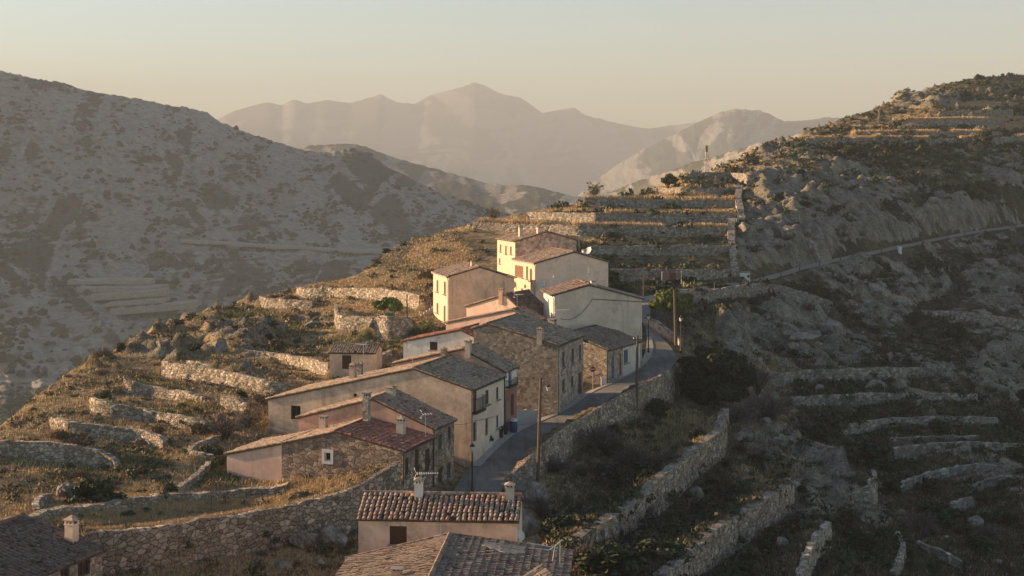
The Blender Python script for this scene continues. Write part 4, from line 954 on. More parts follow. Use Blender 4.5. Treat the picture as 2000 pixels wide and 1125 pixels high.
Bh = house('B', 'stucco_house', 'big tan stucco house with a very long gable wall and small iron balcony', 'house', (920,762,111), 20, 'R',
    [(808.5,721.6),(524,781)], '984', 6.0, ('tan', 'greytan'), ('t_grey', 't_ochre_lit'),
    gopen=[(568,793,587,818.5,'dark'),(690.5,769,696.6,775,'dark')],
    fopen=[(924,762,931,806,'shutter_red'),(948,762,954.4,790,'shutter_green'),(969,756,973.5,780,'shutter_green'),(924,824,931,862,'door'),(948,817,953.6,851,'door'),(969,812,973.5,836,'shutter_grey')],
    chims=[(1,689.5,741,14,31,'chim','tile'),(1,703,735,12,27,'chimstone','tile')], pipe='pipe')
balcony(Bh, 922, 940, 779, 807)
Ch = house('C', 'narrow_house', 'narrow house with white upper storey, dark red ground floor and balcony', 'house', (984,726,118.6), 20, 'R',
    [(905,683),(774,710)], 3.4, 5.0, ('brickpink', 'white'), ('t_grey', 't_ochre_lit'), band=(764, 'red'),
    fopen=[(993,722,999,757,'door_blue'),(985,781,989,830,'shutter_grey'),(997.5,770,1003.5,812,'door')],
    chims=[(1,867,704,12,24,'chimstone','tile'),(0,915,686,13,22,'chim','tile')], pipe='pipe')
balcony(Ch, 986, 1003, 744, 757)
Dw = house('D', 'small_house', 'low whitewashed house with bright red tiled verge and brown window', 'house', (952,671,133), 20, 'R',
    [(901,645.5),(788,668)], 4.5, 3.6, ('white', 'white'), ('t_red', 't_red'), gopen=[(839.6,668,854.4,683.5,'shutter')])
S = house('S', 'stone_house', 'tall rubble house with pinkish street front, slim windows and lichen covered roof', 'house', (1088,675,127), 20, 'R',
    [(953,634),(925,642)], '1139', 6.4, ('rubble_small', 'rubble_pink'), ('t_grey', 't_grey'),
    fopen=[(1098,687,1103,717,'shutter_green'),(1116,680,1121,709,'shutter_green'),(1131,673.5,1135,701,'shutter_green'),(1098,741,1103,764.5,'shutter_green'),(1115,735,1120,755,'shutter_green'),(1129.5,727,1136.5,770,'door')],
    chims=[(0,1055,662,13,22,'chim','tile')], pipe='pipe')
T = house('T', 'stone_house', 'low stone house with brown roof and blue door before the road bend', 'house', (1185,684,139.5), 30, 'R',
    [(1108,651),(1070,660)], 8.4, 3.6, ('rubble_small', 'rubble_pink'), ('t_brown', 't_brown'),
    fopen=[(1195,697,1201,741,'door_blue'),(1210,690,1215,734,'door_red'),(1218,683,1226.6,709,'shutter_grey')], chims=[(0,1079,640,15,18,'chimstone')], pipe='pipe', fsplit=(1216.5, 'cream'))
Hh = house('H', 'small_house', 'small low white house with dark mossy roof wedged between the taller houses', 'house', (1030.7,617.3,150), 30, 'R',
    [(986.7,576.5),(911,599)], '1074', 4.0, ('rose', 'white'), ('t_dark', 't_ochre_lit'),
    fopen=[(1041,619,1045,628,'dark'),(1054.7,620,1059,632,'shutter')], chims=[(1,979.5,584,11,22,'brickpink')])
H2 = house('H2', 'low_house', 'low pinkish house with pale coped parapet in front of the small white one', 'house', (1038,628,146), 28, 'R',
    [(1001,606),(871,631)], 3.0, 4.0, ('pink', 'rose'), ('t_grey', 't_ochre_lit'))
E = house('E', 'stucco_house', 'orange stucco house with streaked side wall and bright cream front with slim windows', 'house', (876,541,165), -17, 'L',
    [(937,522.5),(1004,543)], 8.0, 6.9, ('orange', 'creamy'), ('t_ochre_lit', 't_grey'),
    fopen=[(852.5,547,856.5,570,'shutter_green'),(867,550,871,575,'shutter_green'),(852.5,592,856.5,611,'shutter_green'),(866.5,597,870.5,629,'shutter_green')], chims=[(0,923,519,8,10,'chimpink','tile')], pipe='zinc')
Fh = house('F', 'stucco_house', 'pink stucco house with wide gable, brown shutter and cream left front', 'house', (1046,514.7,172), -20, 'L',
    [(1122,493),(1188,512)], 8.4, 7.6, ('rose', 'creamy'), ('t_ochre_lit', 't_grey'),
    fopen=[(1006,518.7,1022,541,'shutter_red'),(1027.5,520,1031.5,545,'shutter_green'),(1035,525,1039.5,549,'shutter_green'),(1024,556,1027,563,'dark'),(1018,563,1021.5,575,'shutter')],
    chims=[(1,1141,503,8,16,'chimwhite')], pipe='zinc')
I = house('I', 'stucco_house', 'highest house, brown stone side wall and cream front with three small windows', 'house', (1006,472,188), -20, 'L',
    [(1069,453),(1126,469.5)], 7.6, 5.2, ('rubble_pink', 'creamy'), ('t_ochre_lit', 't_grey'),
    fopen=[(976,477,979.2,491.5,'shutter_red'),(986.5,480,990,496,'shutter_red'),(996,481,999.7,496.5,'shutter_red'),(974.5,504,977.5,515,'shutter_red')],
    chims=[(0,1017,462,9,23,'chim'),(0,1054,455,14,13,'chimpink')])
G = house('G', 'stucco_house', 'broad grey gabled house with blank end wall beside the bend in the road', 'house', (1082.7,577,147), -10, 'L',
    [(1151,557.5),(1254,584)], 6.0, 6.6, ('greytan', 'cream'), ('t_mix', 't_grey'), chims=[(1,1159,562,12,15,'chimwhite')], over=(.35, .12), pipe='zinc')

# tiled shed on the terraces and cottages at the bottom: eaves face the viewer
def front_house(key, name, label, left, right, depth_m, rise, h, wall, roof, fopen=(), group='stone and stucco village houses', chims=(), sp=.3, rl=.45, back=None, over=(.18, .12), pipe=None):
    """left/right: eave corners (px, py, D); the roof rises away from the viewer"""
    a, b = P(*right), P(*left); v = b[:2]-a[:2]; L = float(np.hypot(*v)); s2 = v/L; g2 = np.array((-s2[1], s2[0])); g2 = g2 if g2[1] > 0 else -g2
    H = House(); s3 = np.array((*s2, 0)); g3 = np.array((*g2, 0)); o2 = a[:2]; P0 = a; zb = P0[2]-h-1.5
    root = empty(name, ((a+b)[0]/2, (a+b)[1]/2, P0[2]-h), label, 'house' if 'shed' not in name else 'shed', group)
    def fpt(px, py): q = hit(px, py, P0, g3); return float(np.dot(q[:2]-o2, s2)), float(q[2])
    back = back or depth_m; pr = [(0, P0[2]), (depth_m, P0[2]+rise), (depth_m+back, P0[2]+rise-back*rise/depth_m)]
    fh = []
    for x0, y0, x1, y1, k in fopen:
        z0, z1 = fpt((x0+x1)/2, y1)[1], fpt((x0+x1)/2, y0)[1]; ua, ub = fpt(x0, y1)[0], fpt(x1, y1)[0]; fh.append(((min(ua, ub), z0, max(ua, ub), z1), k))
    W = MB(); wall_face(W, o2, s2, -g2, [(0, P0[2]), (L, P0[2])], zb, [q[0] for q in fh]); wall_face(W, o2, g2, -s2, pr, zb, []); wall_face(W, o2+s2*L, g2, s2, pr, zb, [])
    wall_face(W, o2+g2*pr[-1][0], s2, g2, [(0, pr[-1][1]), (L, pr[-1][1])], zb, []); W.build('wall', M[wall], root)
    for hh, k in fh: opening(root, o2, s2, -g2, hh, k)
    H.roofs = []
    for i in range(2):
        hi, lo = pr[1], pr[0] if i == 0 else pr[2]
        d = np.array((*(g2*(lo[0]-hi[0])), lo[1]-hi[1])); ln = np.linalg.norm(d); d /= ln
        top = np.array((*(o2+g2*hi[0]), hi[1]+.1))-s3*over[1]; mb = MB(); tile_rows(mb, top, d, s3, ln+over[0], L+2*over[1], 0, 1, sp, rl, 11+i+len(key)*5)
        if i == 0:
            k = 0
            while k*.42 < L+2*over[1]-.2: q = top+s3*(k*.42)+(0, 0, .05); mb.tube([q, q+s3*.46], [.115, .135], 7, 0); k += 1
        ro = mb.build('roof', [M[roof], M['under']], root); H.roofs.append((ro, np.array((*(o2+g2*hi[0]), hi[1]+.12)), np.cross(s3, d)))
    for c in chims:
        ri, px, py, wp, hp = c[:5]; ro, q0, n = H.roofs[ri]; q = hit(px, py, q0, n); sc = q[1]/F
        chimney(ro, q, wp*sc, hp*sc, c[5] if len(c) > 5 else 'chim', math.atan2(s2[1], s2[0]), c[6] if len(c) > 6 else 'slab')
    H.root, H.o2, H.g2, H.s2, H.g3, H.s3, H.P0, H.L, H.pr, H.fpt, H.h = root, o2, g2, s2, g3, s3, P0, L, pr, fpt, h
    HOUSES[key] = H; return H
Kc = front_house('K', 'cottage', 'cottage with rows of red barrel tiles facing the viewer and one dark shuttered window', (700,1022,75), (1010,1019,74.4), 2.35, .78, 4.5, 'tan', 't_mix',
    fopen=[(761,1027.6,794.5,1063.6,'shutter')], chims=[(0,818,970,19,35,'chimwhite','tile'),(0,996,972,20,28,'chim','tile')], sp=.293, rl=.40)
Sh = front_house('shed', 'tiled_shed', 'small tan shed with a grey tiled roof and brown door alone on the left terraces', (644,691.5,141), (732,690.5,140.6), 2.2, .62, 2.5, 'tan', 't_grey', group=None,
    fopen=[(668,694,686,721,'door')], sp=.26, rl=.4)
# roof at the bottom edge: ridge runs towards the viewer
def ridge_house(key, name, label, far, near_D, yaw, left_u, left_dz, right_u, right_dz, h, wall, roofs, facing=None, openings=(), chims=(), sp=.29, rl=.42):
    a = P(*far); y = R(yaw); s2 = np.array((math.sin(y), math.cos(y))); g2 = np.array((math.cos(y), -math.sin(y))); s3 = np.array((*s2, 0)); g3 = np.array((*g2, 0)); L = a[1]-near_D
    o2 = a[:2]; root = empty(name, (*o2, a[2]-h), label, 'house', 'stone and stucco village houses'); H = House(); H.roofs = []
    pr = [(-left_u, a[2]-left_dz), (0, a[2]), (right_u, a[2]-right_dz)]; zb = a[2]-h-1
    W = MB(); wall_face(W, o2, g2, s2, pr, zb, []); wall_face(W, o2-s2*L, g2, -s2, pr, zb, [])
    wall_face(W, o2-g2*left_u, -s2, -g2, [(0, pr[0][1]), (L, pr[0][1])], zb, [])
    p1 = np.array((*(o2+g2*right_u), 0)); fh = []
    for x0, y0, x1, y1, k in openings:
        q = [hit(*c, p1, g3) for c in ((x0, y1), (x1, y0), ((x0+x1)/2, y1), ((x0+x1)/2, y0))]; us = [float(np.dot(c[:2]-p1[:2], -s2)) for c in q[:2]]; fh.append(((min(us), q[2][2], max(us), q[3][2]), k))
    wall_face(W, o2+g2*right_u, -s2, g2, [(0, pr[2][1]), (L, pr[2][1])], zb, [q[0] for q in fh]); W.build('wall', M[wall], root)
    for hh, k in fh: opening(root, o2+g2*right_u, -s2, g2, hh, k)
    for i, (lo, rm) in enumerate(((pr[0], roofs[0]), (pr[2], roofs[1]))):
        d = np.array((*(g2*lo[0]), lo[1]-a[2])); ln = np.linalg.norm(d); d /= ln; top = a+(0, 0, .1)+s3*.1; mb = MB()
        tile_rows(mb, top, d, -s3, ln+.25, L+.2, 0, 1, sp, rl, 31+i+len(key))
        nrm = np.cross(s3, d); nrm = nrm if nrm[2] > 0 else -nrm
        k = 0
        while k*.42 < ln: q = top+d*(k*.42)+nrm*.05-s3*.05; mb.tube([q, q+d*.46], [.09, .105], 6, 0); k += 1
        if i == 0:
            k = 0
            while k*.42 < L: q = top-s3*(k*.42)+(0, 0, .06); mb.tube([q, q-s3*.46], [.12, .14], 7, 0); k += 1
        ro = mb.build('roof', [M[rm], M['under']], root); H.roofs.append((ro, a+(0, 0, .12), np.cross(s3, d)))
    for c in chims:
        ri, px, py, wp, hp = c[:5]; ro, q0, n = H.roofs[ri]; q = hit(px, py, q0, n); sc = q[1]/F; chimney(ro, q, wp*sc, hp*sc, c[5] if len(c) > 5 else 'chim', -y, c[6] if len(c) > 6 else 'slab')
    H.root, H.s3, H.g3, H.a = root, s3, g3, a; HOUSES[key] = H; return H
Lr = ridge_house('L', 'tiled_house', 'tiled house at the bottom edge, its roof with cement patch and metal poles', (879,1049,71.8), 52, 4.6, 5.3, 1.35, 6.3, .75, 4.0, 'tan', ('t_tan_lit', 't_brown'), chims=[(0,775,1128,23,20,'brickpink')])
Mh = ridge_house('M', 'tiled_house', 'dark tiled house in the bottom left corner with a tall tan chimney', (45,1013,74), 54, 22, 5.0, 1.2, 5.4, 1.2, 4.5, 'rubble_small', ('t_dark', 't_dark'), openings=[(118,1102,136,1140,'dark'),(152,1092,176,1125,'dark')], chims=[(1,140,1058,24,47,'tan','tile')])
# ---------------------------------------------------------------- street furniture, masts, signs and small things
def gpt3(px, py, D=None):
    """a spot on the ground seen at a pixel"""
    D = float(dmap(px, py)) if D is None else D
    X = (px-CX)/F*D; return np.array((X, D, float(ground(X, D))))
def pole(px, yt, yb, D, r, m, name, label, cat, group=None, lean=0.0, arms=0):
    X = (px-CX)/F*D; zt = (HY-yt)/F*D; g = float(ground(X, D)); zb = min(g, (HY-yb)/F*D)-.4
    mb = MB(); mb.tube([(X-lean*.5, D, zb), (X, D, (zb+zt)/2), (X+lean*.5, D, zt)], [r*1.25, r*1.1, r*.85], 8)
    root = empty(name, (X, D, zb), label, cat, group); mb.build('shaft', m, root)
    if arms:
        a = MB(); a.box((X+lean*.5-.45, D-.09, zt-.45), (.9, 0, 0), (0, .07, 0), (0, 0, .09)); a.build('crossarm', m, root)
        i = MB()
        for k in (-.38, 0, .38): i.lathe((X+lean*.5+k, D-.055, zt-.36), [(.02, 0), (.05, .04), (.03, .09), (.05, .13), (.02, .17)], 6)
        i.build('insulator', M['lampglass'], root)
    return root, np.array((X+lean*.5, D, zt))
UP = 'utility poles along the village road'
p1, p1t = pole(1053, 738, 948, 108.5, .12, M['pole'], 'utility_pole', 'tall brown wooden pole with a lamp near its top, outside the nearer road wall', 'utility pole', UP, .28)
p2, p2t = pole(1244, 655, 820, 131, .13, M['pole'], 'utility_pole', 'tall wooden pole rising from the slope beside the dark bush below the road', 'utility pole', UP, .1, 1)
p3, p3t = pole(1256, 535, 584, 186, .13, M['poleorange'], 'utility_pole', 'short sunlit orange wooden pole just behind the broad grey gabled house', 'utility pole', UP, .1)
p4, p4t = pole(1319, 566, 677, 156, .16, M['pole'], 'utility_pole', 'dark pole standing in front of the umbrella pine by the road bend', 'utility pole', UP, -.2)
p5, p5t = pole(795, 575, 622, 164, .08, M['pole'], 'utility_pole', 'thin dark post beside the bushy green tree and bastion', 'post')
def lantern(mb, c, s, mi_iron=0, mi_glass=1):
    c = np.array(c); mb.lathe(c, [(.05*s, 0), (.11*s, .03*s), (.12*s, .05*s)], 6, mi_iron)
    mb.lathe(c+(0, 0, .05*s), [(.12*s, 0), (.21*s, .36*s)], 6, mi_glass)
    mb.lathe(c+(0, 0, .41*s), [(.24*s, 0), (.15*s, .12*s), (.05*s, .2*s), (.03*s, .28*s)], 6, mi_iron)
def arm_lamp(root, top, dx, drop, s):
    a = MB(); t = np.array(top); a.tube([t-(0, 0, .5), t+(dx*.5, 0, -.28), t+(dx, 0, -.36)], .03, 5); a.tube([t-(0, 0, 1.1), t+(dx*.6, 0, -.36)], .02, 4); a.build('bracket', M['iron'], root)
    l = MB(); lantern(l, t+(dx, 0, -.36-.78*s), s); lo = l.build('lantern', [M['iron'], M['lampglass']], root)
arm_lamp(p1, p1t, .62, .4, .95)
def lamp_post(px, yt, yb, D, label):
    X = (px-CX)/F*D; zt = (HY-yt)/F*D; g = float(ground(X, D))+.1; z0 = min(g, (HY-yb)/F*D)
    root = empty('street_lamp', (X, D, z0), label, 'street lamp', 'lantern street lamps'); h_ = zt-z0
    mb = MB(); mb.lathe((X, D, z0-.2), [(.13, 0), (.13, .45), (.09, .6), (.065, 1.2), (.05, h_-.62)], 8); mb.build('post', M['iron'], root)
    l = MB(); lantern(l, (X, D, zt-.72), 1.0); l.build('lantern', [M['iron'], M['lampglass']], root); return root
lamp_post(922.5, 864, 962, 104, 'black lantern street lamp nearest the viewer, between the tan house and the road')
lamp_post(1266.5, 612, 690, 152, 'black lantern street lamp at the corner of the broad grey house')
lamp_post(1330, 616, 682, 153.5, 'black lantern street lamp between the dark pole and the big dark tree')
# rubbish bins, barrel, flower pot
b0 = gpt3(1003, 828, 119.5)+(.0, 0, .12)
r_ = empty('barrel', b0, 'blue plastic barrel with a pale sack on top by the red ground floor', 'barrel')
mb = MB(); mb.lathe(b0, [(.30, 0), (.34, .2), (.36, .6), (.36, .65), (.38, .68), (.36, .72), (.34, 1.05)], 14); mb.build('drum', M['bluebin'], r_)
mb = MB(); mb.lathe(b0+(0, 0, 1.03), [(.36, 0), (.40, .07), (.30, .2), (.12, .27)], 10); mb.build('sack', M['bag'], r_)
for k, (px, py, D, lb) in enumerate(((976, 867, 117.6, 'black wheeled bin left of its twin outside the tan house'), (985, 863, 118.6, 'black wheeled bin right of its twin outside the tan house'))):
    c = gpt3(px, py, D)+(0, 0, .1); r_ = empty('wheeled_bin', c, lb, 'bin', 'black bins by the road')
    mb = MB(); vs = []; 
    for z, s_ in ((.08, .26), (.92, .33)):
        for x, y in ((-1, -1), (1, -1), (1, 1), (-1, 1)): vs.append(c+np.array((x*s_, y*s_, z)))
    mb.hexa(vs); mb.build('tub', M['blackbin'], r_)
    mb = MB(); mb.cbox(c+(0, 0, .92), .74, .74, .10, 0, 0, None, .9); mb.build('lid', M['blackbin'], r_)
    for sx_ in (-.2, .2): mb = MB(); mb.tube([c+(sx_-.03, .27, .1), c+(sx_+.03, .27, .1)], .1, 10); mb.build('wheel', M['blackbin'], r_)
c = gpt3(957, 881, 115.3)+(0, 0, .1); r_ = empty('flower_pot', c, 'potted plant standing against the tan house wall', 'plant')
mb = MB(); mb.lathe(c, [(.16, 0), (.24, .40), (.27, .42), (.27, .48), (.22, .48)], 12); mb.build('pot', M['chimwhite'], r_); POT = (r_, c)
# no entry sign
D = 137.0; c = P(1158, 721, D); gz = float(ground(c[0], D)); r_ = empty('no_entry_sign', (c[0], D, gz), 'round red no entry sign with a white bar in the gap between the stone houses', 'road sign')
mb = MB(); mb.tube([(c[0], D, gz-.3), (c[0], D, c[2]+.3)], .035, 6); mb.build('post', M['zinc'], r_)
mb = MB(); mb.tube([(c[0], D-.06, c[2]), (c[0], D-.04, c[2])], .29, 20); pl = mb.build('disc', M['signred'], r_)
mb = MB(); mb.box((c[0]-.20, D-.072, c[2]-.05), (.40, 0, 0), (0, .01, 0), (0, 0, .10)); mb.build('bar', M['signwhite'], pl)
# gate, white board and low grey wall between the stone houses
a = P(1143, 762, 138.0); b_ = P(1176, 752, 139.5); mb = MB(); n = 14
for k in range(n+1): q = a+(b_-a)*k/n; mb.tube([q-(0, 0, .3), q+(0, 0, 1.25)], .022, 4)
for z in (.15, 1.2): mb.tube([a+(0, 0, z), b_+(0, 0, z)], .03, 4)
tag(mb.build('iron_railing', M['iron']), 'dark iron railing across the gap between the stone houses', 'railing')
c = P(1178.5, 752, 138.9); mb = MB(); mb.box(c+(-.22, 0, -.2), (.44, .1, 0), (-.03, .12, 0), (0, 0, .95)); mb.box(c+(-.25, -.03, .75), (.5, .1, 0), (-.03, .2, 0), (0, 0, .06))
tag(mb.build('meter_cabinet', M['hut']), 'small white cabinet at the end of the iron railing', 'cabinet')
a = P(1008, 822, 122.4); b_ = P(1050, 823, 124.5); mb = MB(); d = b_-a; n_ = 10
for k in range(n_):
    q0 = a+d*k/n_; q1 = a+d*(k+1)/n_; j0, j1 = (vnoise(k*.8, 0, 3)-.5)*.12, (vnoise((k+1)*.8, 0, 3)-.5)*.12; h0 = 1.05
    mb.hexa([q0-(0, 0, .6), q1-(0, 0, .6), q1+(-.1, .3, -.6), q0+(-.1, .3, -.6), q0+(0, 0, h0+j0), q1+(0, 0, h0+j1), q1+(-.1, .3, h0+j1), q0+(-.1, .3, h0+j0)])
tag(mb.build('garden_wall', M['concrete']), 'low grey yard wall right of the red ground floor', 'wall', kind='thing')
# parapet round the bend
PP = [(1257,621,634),(1268,623,638),(1279,627,645),(1295,639,655),(1311,652,667),(1327,664,680)]
A_ = np.array([P(px, yb, d) for (px, yt, yb), d in zip(PP, (166.5, 165.5, 163, 160.8, 158.4, 156))]); hts = np.array([(yb-yt)/F*160 for px, yt, yb in PP])
A_ = resample(np.concatenate([A_, hts[:, None]], 1), .6); mb = MB()
for k in range(len(A_)-1):
    q0, q1 = A_[k], A_[k+1]; t = q1[:2]-q0[:2]; t /= np.hypot(*t); nn = np.array((-t[1], t[0], 0)); nn = nn if nn[1] > 0 else -nn
    a, b2 = q0[:3], q1[:3]; dn = (0, 0, -.8)
    mb.hexa([a+dn, b2+dn, b2+dn+nn*.35, a+dn+nn*.35, a+(0, 0, q0[3]), b2+(0, 0, q1[3]), b2+nn*.35+(0, 0, q1[3]), a+nn*.35+(0, 0, q0[3])], 0)
    mb.hexa([a-nn*.05+(0, 0, q0[3]+.002), b2-nn*.05+(0, 0, q1[3]+.002), b2+nn*.4+(0, 0, q1[3]+.002), a+nn*.4+(0, 0, q0[3]+.002), a-nn*.05+(0, 0, q0[3]+.1), b2-nn*.05+(0, 0, q1[3]+.1), b2+nn*.4+(0, 0, q1[3]+.1), a+nn*.4+(0, 0, q0[3]+.1)], 1)
tag(mb.build('parapet_wall', [M['rubble_pink'], M['coping']]), 'stone parapet with pale coping round the outside of the road bend', 'parapet', kind='thing')
# posts along the upper road
prj = CX+F*RRs[:, 0]/RRs[:, 1]; far_ = np.arange(len(RRs)) > 84
for px, hp in ((1357,12),(1398,14),(1440,17),(1487,15),(1492,15),(1526,14),(1563,13),(1600,12),(1639,13),(1680,12),(1721,13),(1758,12),(1800,11),(1845,11),(1890,10)):
    k = np.where(far_)[0][np.argmin(np.abs(prj[far_]-px))]; q = RRs[k]+np.array((0, -.15, 0)); h_ = hp/F*q[1]
    mb = MB(); mb.tube([q-(0, 0, .4), q+(0, 0, h_)], [.09, .075], 6); mb.lathe(q+(0, 0, h_), [(.085, 0), (.085, .06), (.03, .1)], 6)
    tag(mb.build('road_post', M['pole']), 'thin dark post in the row along the upper road edge', 'post', 'posts along the upper road')
# red panel, white hut, white tank
D = 199.5; a, b_ = P(1293, 549, D), P(1331, 548, D); r_ = empty('panel_sign', (a+b_)/2-(0, 0, .3), 'faded red and pink panel on posts in front of the lowest terrace wall', 'sign panel')
for q in (a, b_): mb = MB(); mb.cbox(q-(0, 0, .6), .12, .12, 2.0); mb.build('post', M['signwhite'], r_)
for (f0, f1, mt, nm) in ((.02, .36, 'panelpink', 'board'), (.37, .70, 'panelred', 'board'), (.71, .98, 'panelpink', 'board')):
    mb = MB(); p0 = a+(b_-a)*f0; p1_ = a+(b_-a)*f1
    for k in range(5): mb.box(p0+(0, -.05, .22+k*.2), p1_-p0, (0, .04, 0), (0, 0, .185))
    mb.build(nm, M[mt], r_)
D = 209.5; a = P(1442, 550, D); r_ = empty('white_hut', a+(.9, .6, -.2), 'small white flat roofed hut with dark door at the foot of the winding wall', 'hut')
z0 = min(a[2], float(ground(a[0], D)))-.4; ht = P(1442, 533, D)[2]-z0
mb = MB(); mb.box((a[0], D, z0), (1.25, 0, 0), (0, 1.6, 0), (0, 0, ht)); mb.box((a[0]+1.25, D+.03, z0), (.62, 0, 0), (0, 1.55, 0), (0, 0, ht-.05)); mb.build('wall', M['hut'], r_)
mb = MB(); mb.box((a[0]-.08, D-.08, z0+ht), (2.05, 0, 0), (0, 1.8, 0), (0, 0, .09)); mb.build('roof', M['slab'], r_)
mb = MB(); mb.box((a[0]+1.42, D-.02, z0+ht-.75), (.36, 0, 0), (0, .04, 0), (0, 0, .42)); mb.build('door', M['iron'], r_)
D = 258.; a = P(1757, 481, D); mb = MB(); mb.cbox((a[0], D, min(a[2], float(ground(a[0], D)))-.3), .7, .7, 1.35); mb.cbox((a[0], D, min(a[2], float(ground(a[0], D)))+1.05), .85, .85, .12)
tag(mb.build('white_post', M['hut']), 'small white pillar beside the upper road far right', 'pillar')
D = 163.; a = P(755, 625, D); gz = float(ground(a[0]+.4, D)); z0 = min(gz+.05, a[2]); mb = MB(); mb.cbox((a[0]+.42, D, z0), .86, .7, .78, 0, 0, None, 1.08); r_ = empty('green_container', (a[0]+.42, D, z0), 'green plastic container under the bushy green tree', 'container'); mb.build('tub', M['green'], r_)
mb = MB(); mb.cbox((a[0]+.42, D, z0+.78), .98, .82, .09); mb.build('lid', M['green'], r_)
# lattice mast
D = 330.; X = (1380-CX)/F*D; zt = (HY-283)/F*D; zb = float(ground(X, D))-.5; r_ = empty('lattice_mast', (X, D, zb), 'slim steel lattice mast on the ridge above the terraces', 'mast')
mb = MB(); nseg = 9; H_ = zt-zb
def cor(k, z): w_ = .62-.44*z/H_; return np.array((X+(-1, 1, 1, -1)[k]*w_, D+(-1, -1, 1, 1)[k]*w_, zb+z))
for k in range(4): mb.tube([cor(k, 0), cor(k, H_*.88)], .05, 4)
for i in range(nseg):
    z0, z1 = H_*.88*i/nseg, H_*.88*(i+1)/nseg
    for k in range(4): mb.tube([cor(k, z0), cor((k+1) % 4, z1)], .03, 4); mb.tube([cor((k+1) % 4, z0), cor(k, z1)], .03, 4); mb.tube([cor(k, z1), cor((k+1) % 4, z1)], .03, 4)
mb.build('lattice', M['zinc'], r_)
mb = MB(); mb.lathe((X, D, zb+H_*.86), [(.3, 0), (.3, H_*.12), (.1, H_*.13)], 8); mb.build('drum_antenna', M['pole'], r_)
mb = MB()
for z in (.76, .98): mb.tube([(X-.9, D, zb+H_*z), (X+.9, D, zb+H_*z)], .045, 4)
mb.build('crossarm', M['pole'], r_)
for s in (-.75, .75): mb = MB(); mb.tube([(X+s, D-.1, zb+H_*.72), (X+s*1.1, D-.35, zb+H_*.70)], [.1, .28], 10); mb.build('dish', M['alu'], r_)
# aerials and dishes on the houses
def on(H, px, yt, yb, D, yaw, n=7, L=1.1): 
    b = P(px, yb, D); antenna(H.root, b, (yb-yt)/F*D, yaw, n, L)
on(HOUSES['B'], 710, 671, 762, 117, 2.6, 6, .9); on(HOUSES['B'], 805.5, 671, 712, 116, .15, 9, 1.2)
on(HOUSES['F'], 1033, 487, 512, 176, .15, 6, 1.4); on(HOUSES['F'], 1131, 459, 482, 181, 2.2, 6, .9); on(HOUSES['G'], 1075.5, 541, 575, 151, 3.0, 6, 1.0)
on(HOUSES['G'], 1155, 526, 557, 149, .05, 7, 1.2); on(HOUSES['H'], 1010, 574, 618, 149, .4, 5, .7); on(HOUSES['T'], 1091, 604, 640, 139.5, .2, 6, 1.1); on(HOUSES['A2'], 831, 807, 846, 103, .3, 4, .5)
on(HOUSES['K'], 822, 922, 952, 75.6, .1, 10, 1.0)
dish(HOUSES['K'].root, P(1015.5, 1046, 75.5), .3, .9); dish(HOUSES['F'].root, P(1060, 556, 171.4), .4, -.5); dish(HOUSES['F'].root, P(1150, 490, 176), .5, -.8); dish(HOUSES['H'].root, P(1034, 573, 158), .45, .6)
mb = MB(); c0 = P(861, 1022, 74.6); c1 = P(861, 1046, 74.6); mb.tube([c0, c1], .035, 5); mb.build('conduit', M['alu'], HOUSES['K'].root)
# cement patch and metal poles on the bottom roof
Hl = HOUSES['L']; ro, q0, n_ = Hl.roofs[1]; nn = n_/np.linalg.norm(n_); nn = nn if nn[2] > 0 else -nn
pts = [hit(px, py, q0, n_)+nn*.12 for px, py in ((940,1068),(985,1083),(1020,1085),(1026,1073),(1000,1067),(950,1063))]
mb = MB(); k = len(pts); mb.add(pts+[p_-nn*.12 for p_ in pts], [tuple(range(k))]+[(i, (i+1) % k, k+(i+1) % k, k+i) for i in range(k)]); mb.build('cement_patch', M['slab'], ro)
mb = MB(); D = 68.5
mb.tube([P(1094, 1055, D), P(1093, 1135, D)], .028, 5); mb.tube([P(1030, 1060, D), P(1090, 1070, D)], .022, 5); mb.tube([P(1032, 1070, D), P(1088, 1075, D)], .018, 5); mb.tube([P(1074, 1074, D), P(1098, 1055, D)], .02, 5); mb.tube([P(1079, 1096, D), P(1084, 1066, D)], .018, 5)
for k in range(5): a = P(1076+4.5*k, 1073-3.6*k, D); mb.tube([a-(.14, 0, .05), a+(.14, 0, .07)], .012, 4)
mb.build('aerial_frame', M['alu'], Hl.root)
# corner roof tip at the very bottom
cE = P(1060, 1112, 60.0); mb = MB(); g3 = np.array((.93, .1, 0)); 
r_ = empty('small_roof', cE-(0, 0, 3), 'tip of a small orange tiled roof at the bottom edge', 'house'); dn = np.array((-.62, -.45, -.28)); dn /= np.linalg.norm(dn); al = np.array((-.35, .93, .05)); al /= np.linalg.norm(al)
tile_rows(mb, cE+(0, 0, .1), dn, -al, 3.0, 3.2, 0, 1, .27, .42, 5); 
for k in range(8): q = cE+dn*(k*.4)+(0, 0, .16); mb.tube([q, q+dn*.44], [.12, .14], 7, 0)
mb.build('roof', [M['t_ochre_lit'], M['under']], r_)
mb = MB(); mb.cbox(cE+dn*1.6-al*1.4-(0, 0, 4.2), 2.6, 2.8, 3.5, .3); mb.build('wall', M['tan'], r_)
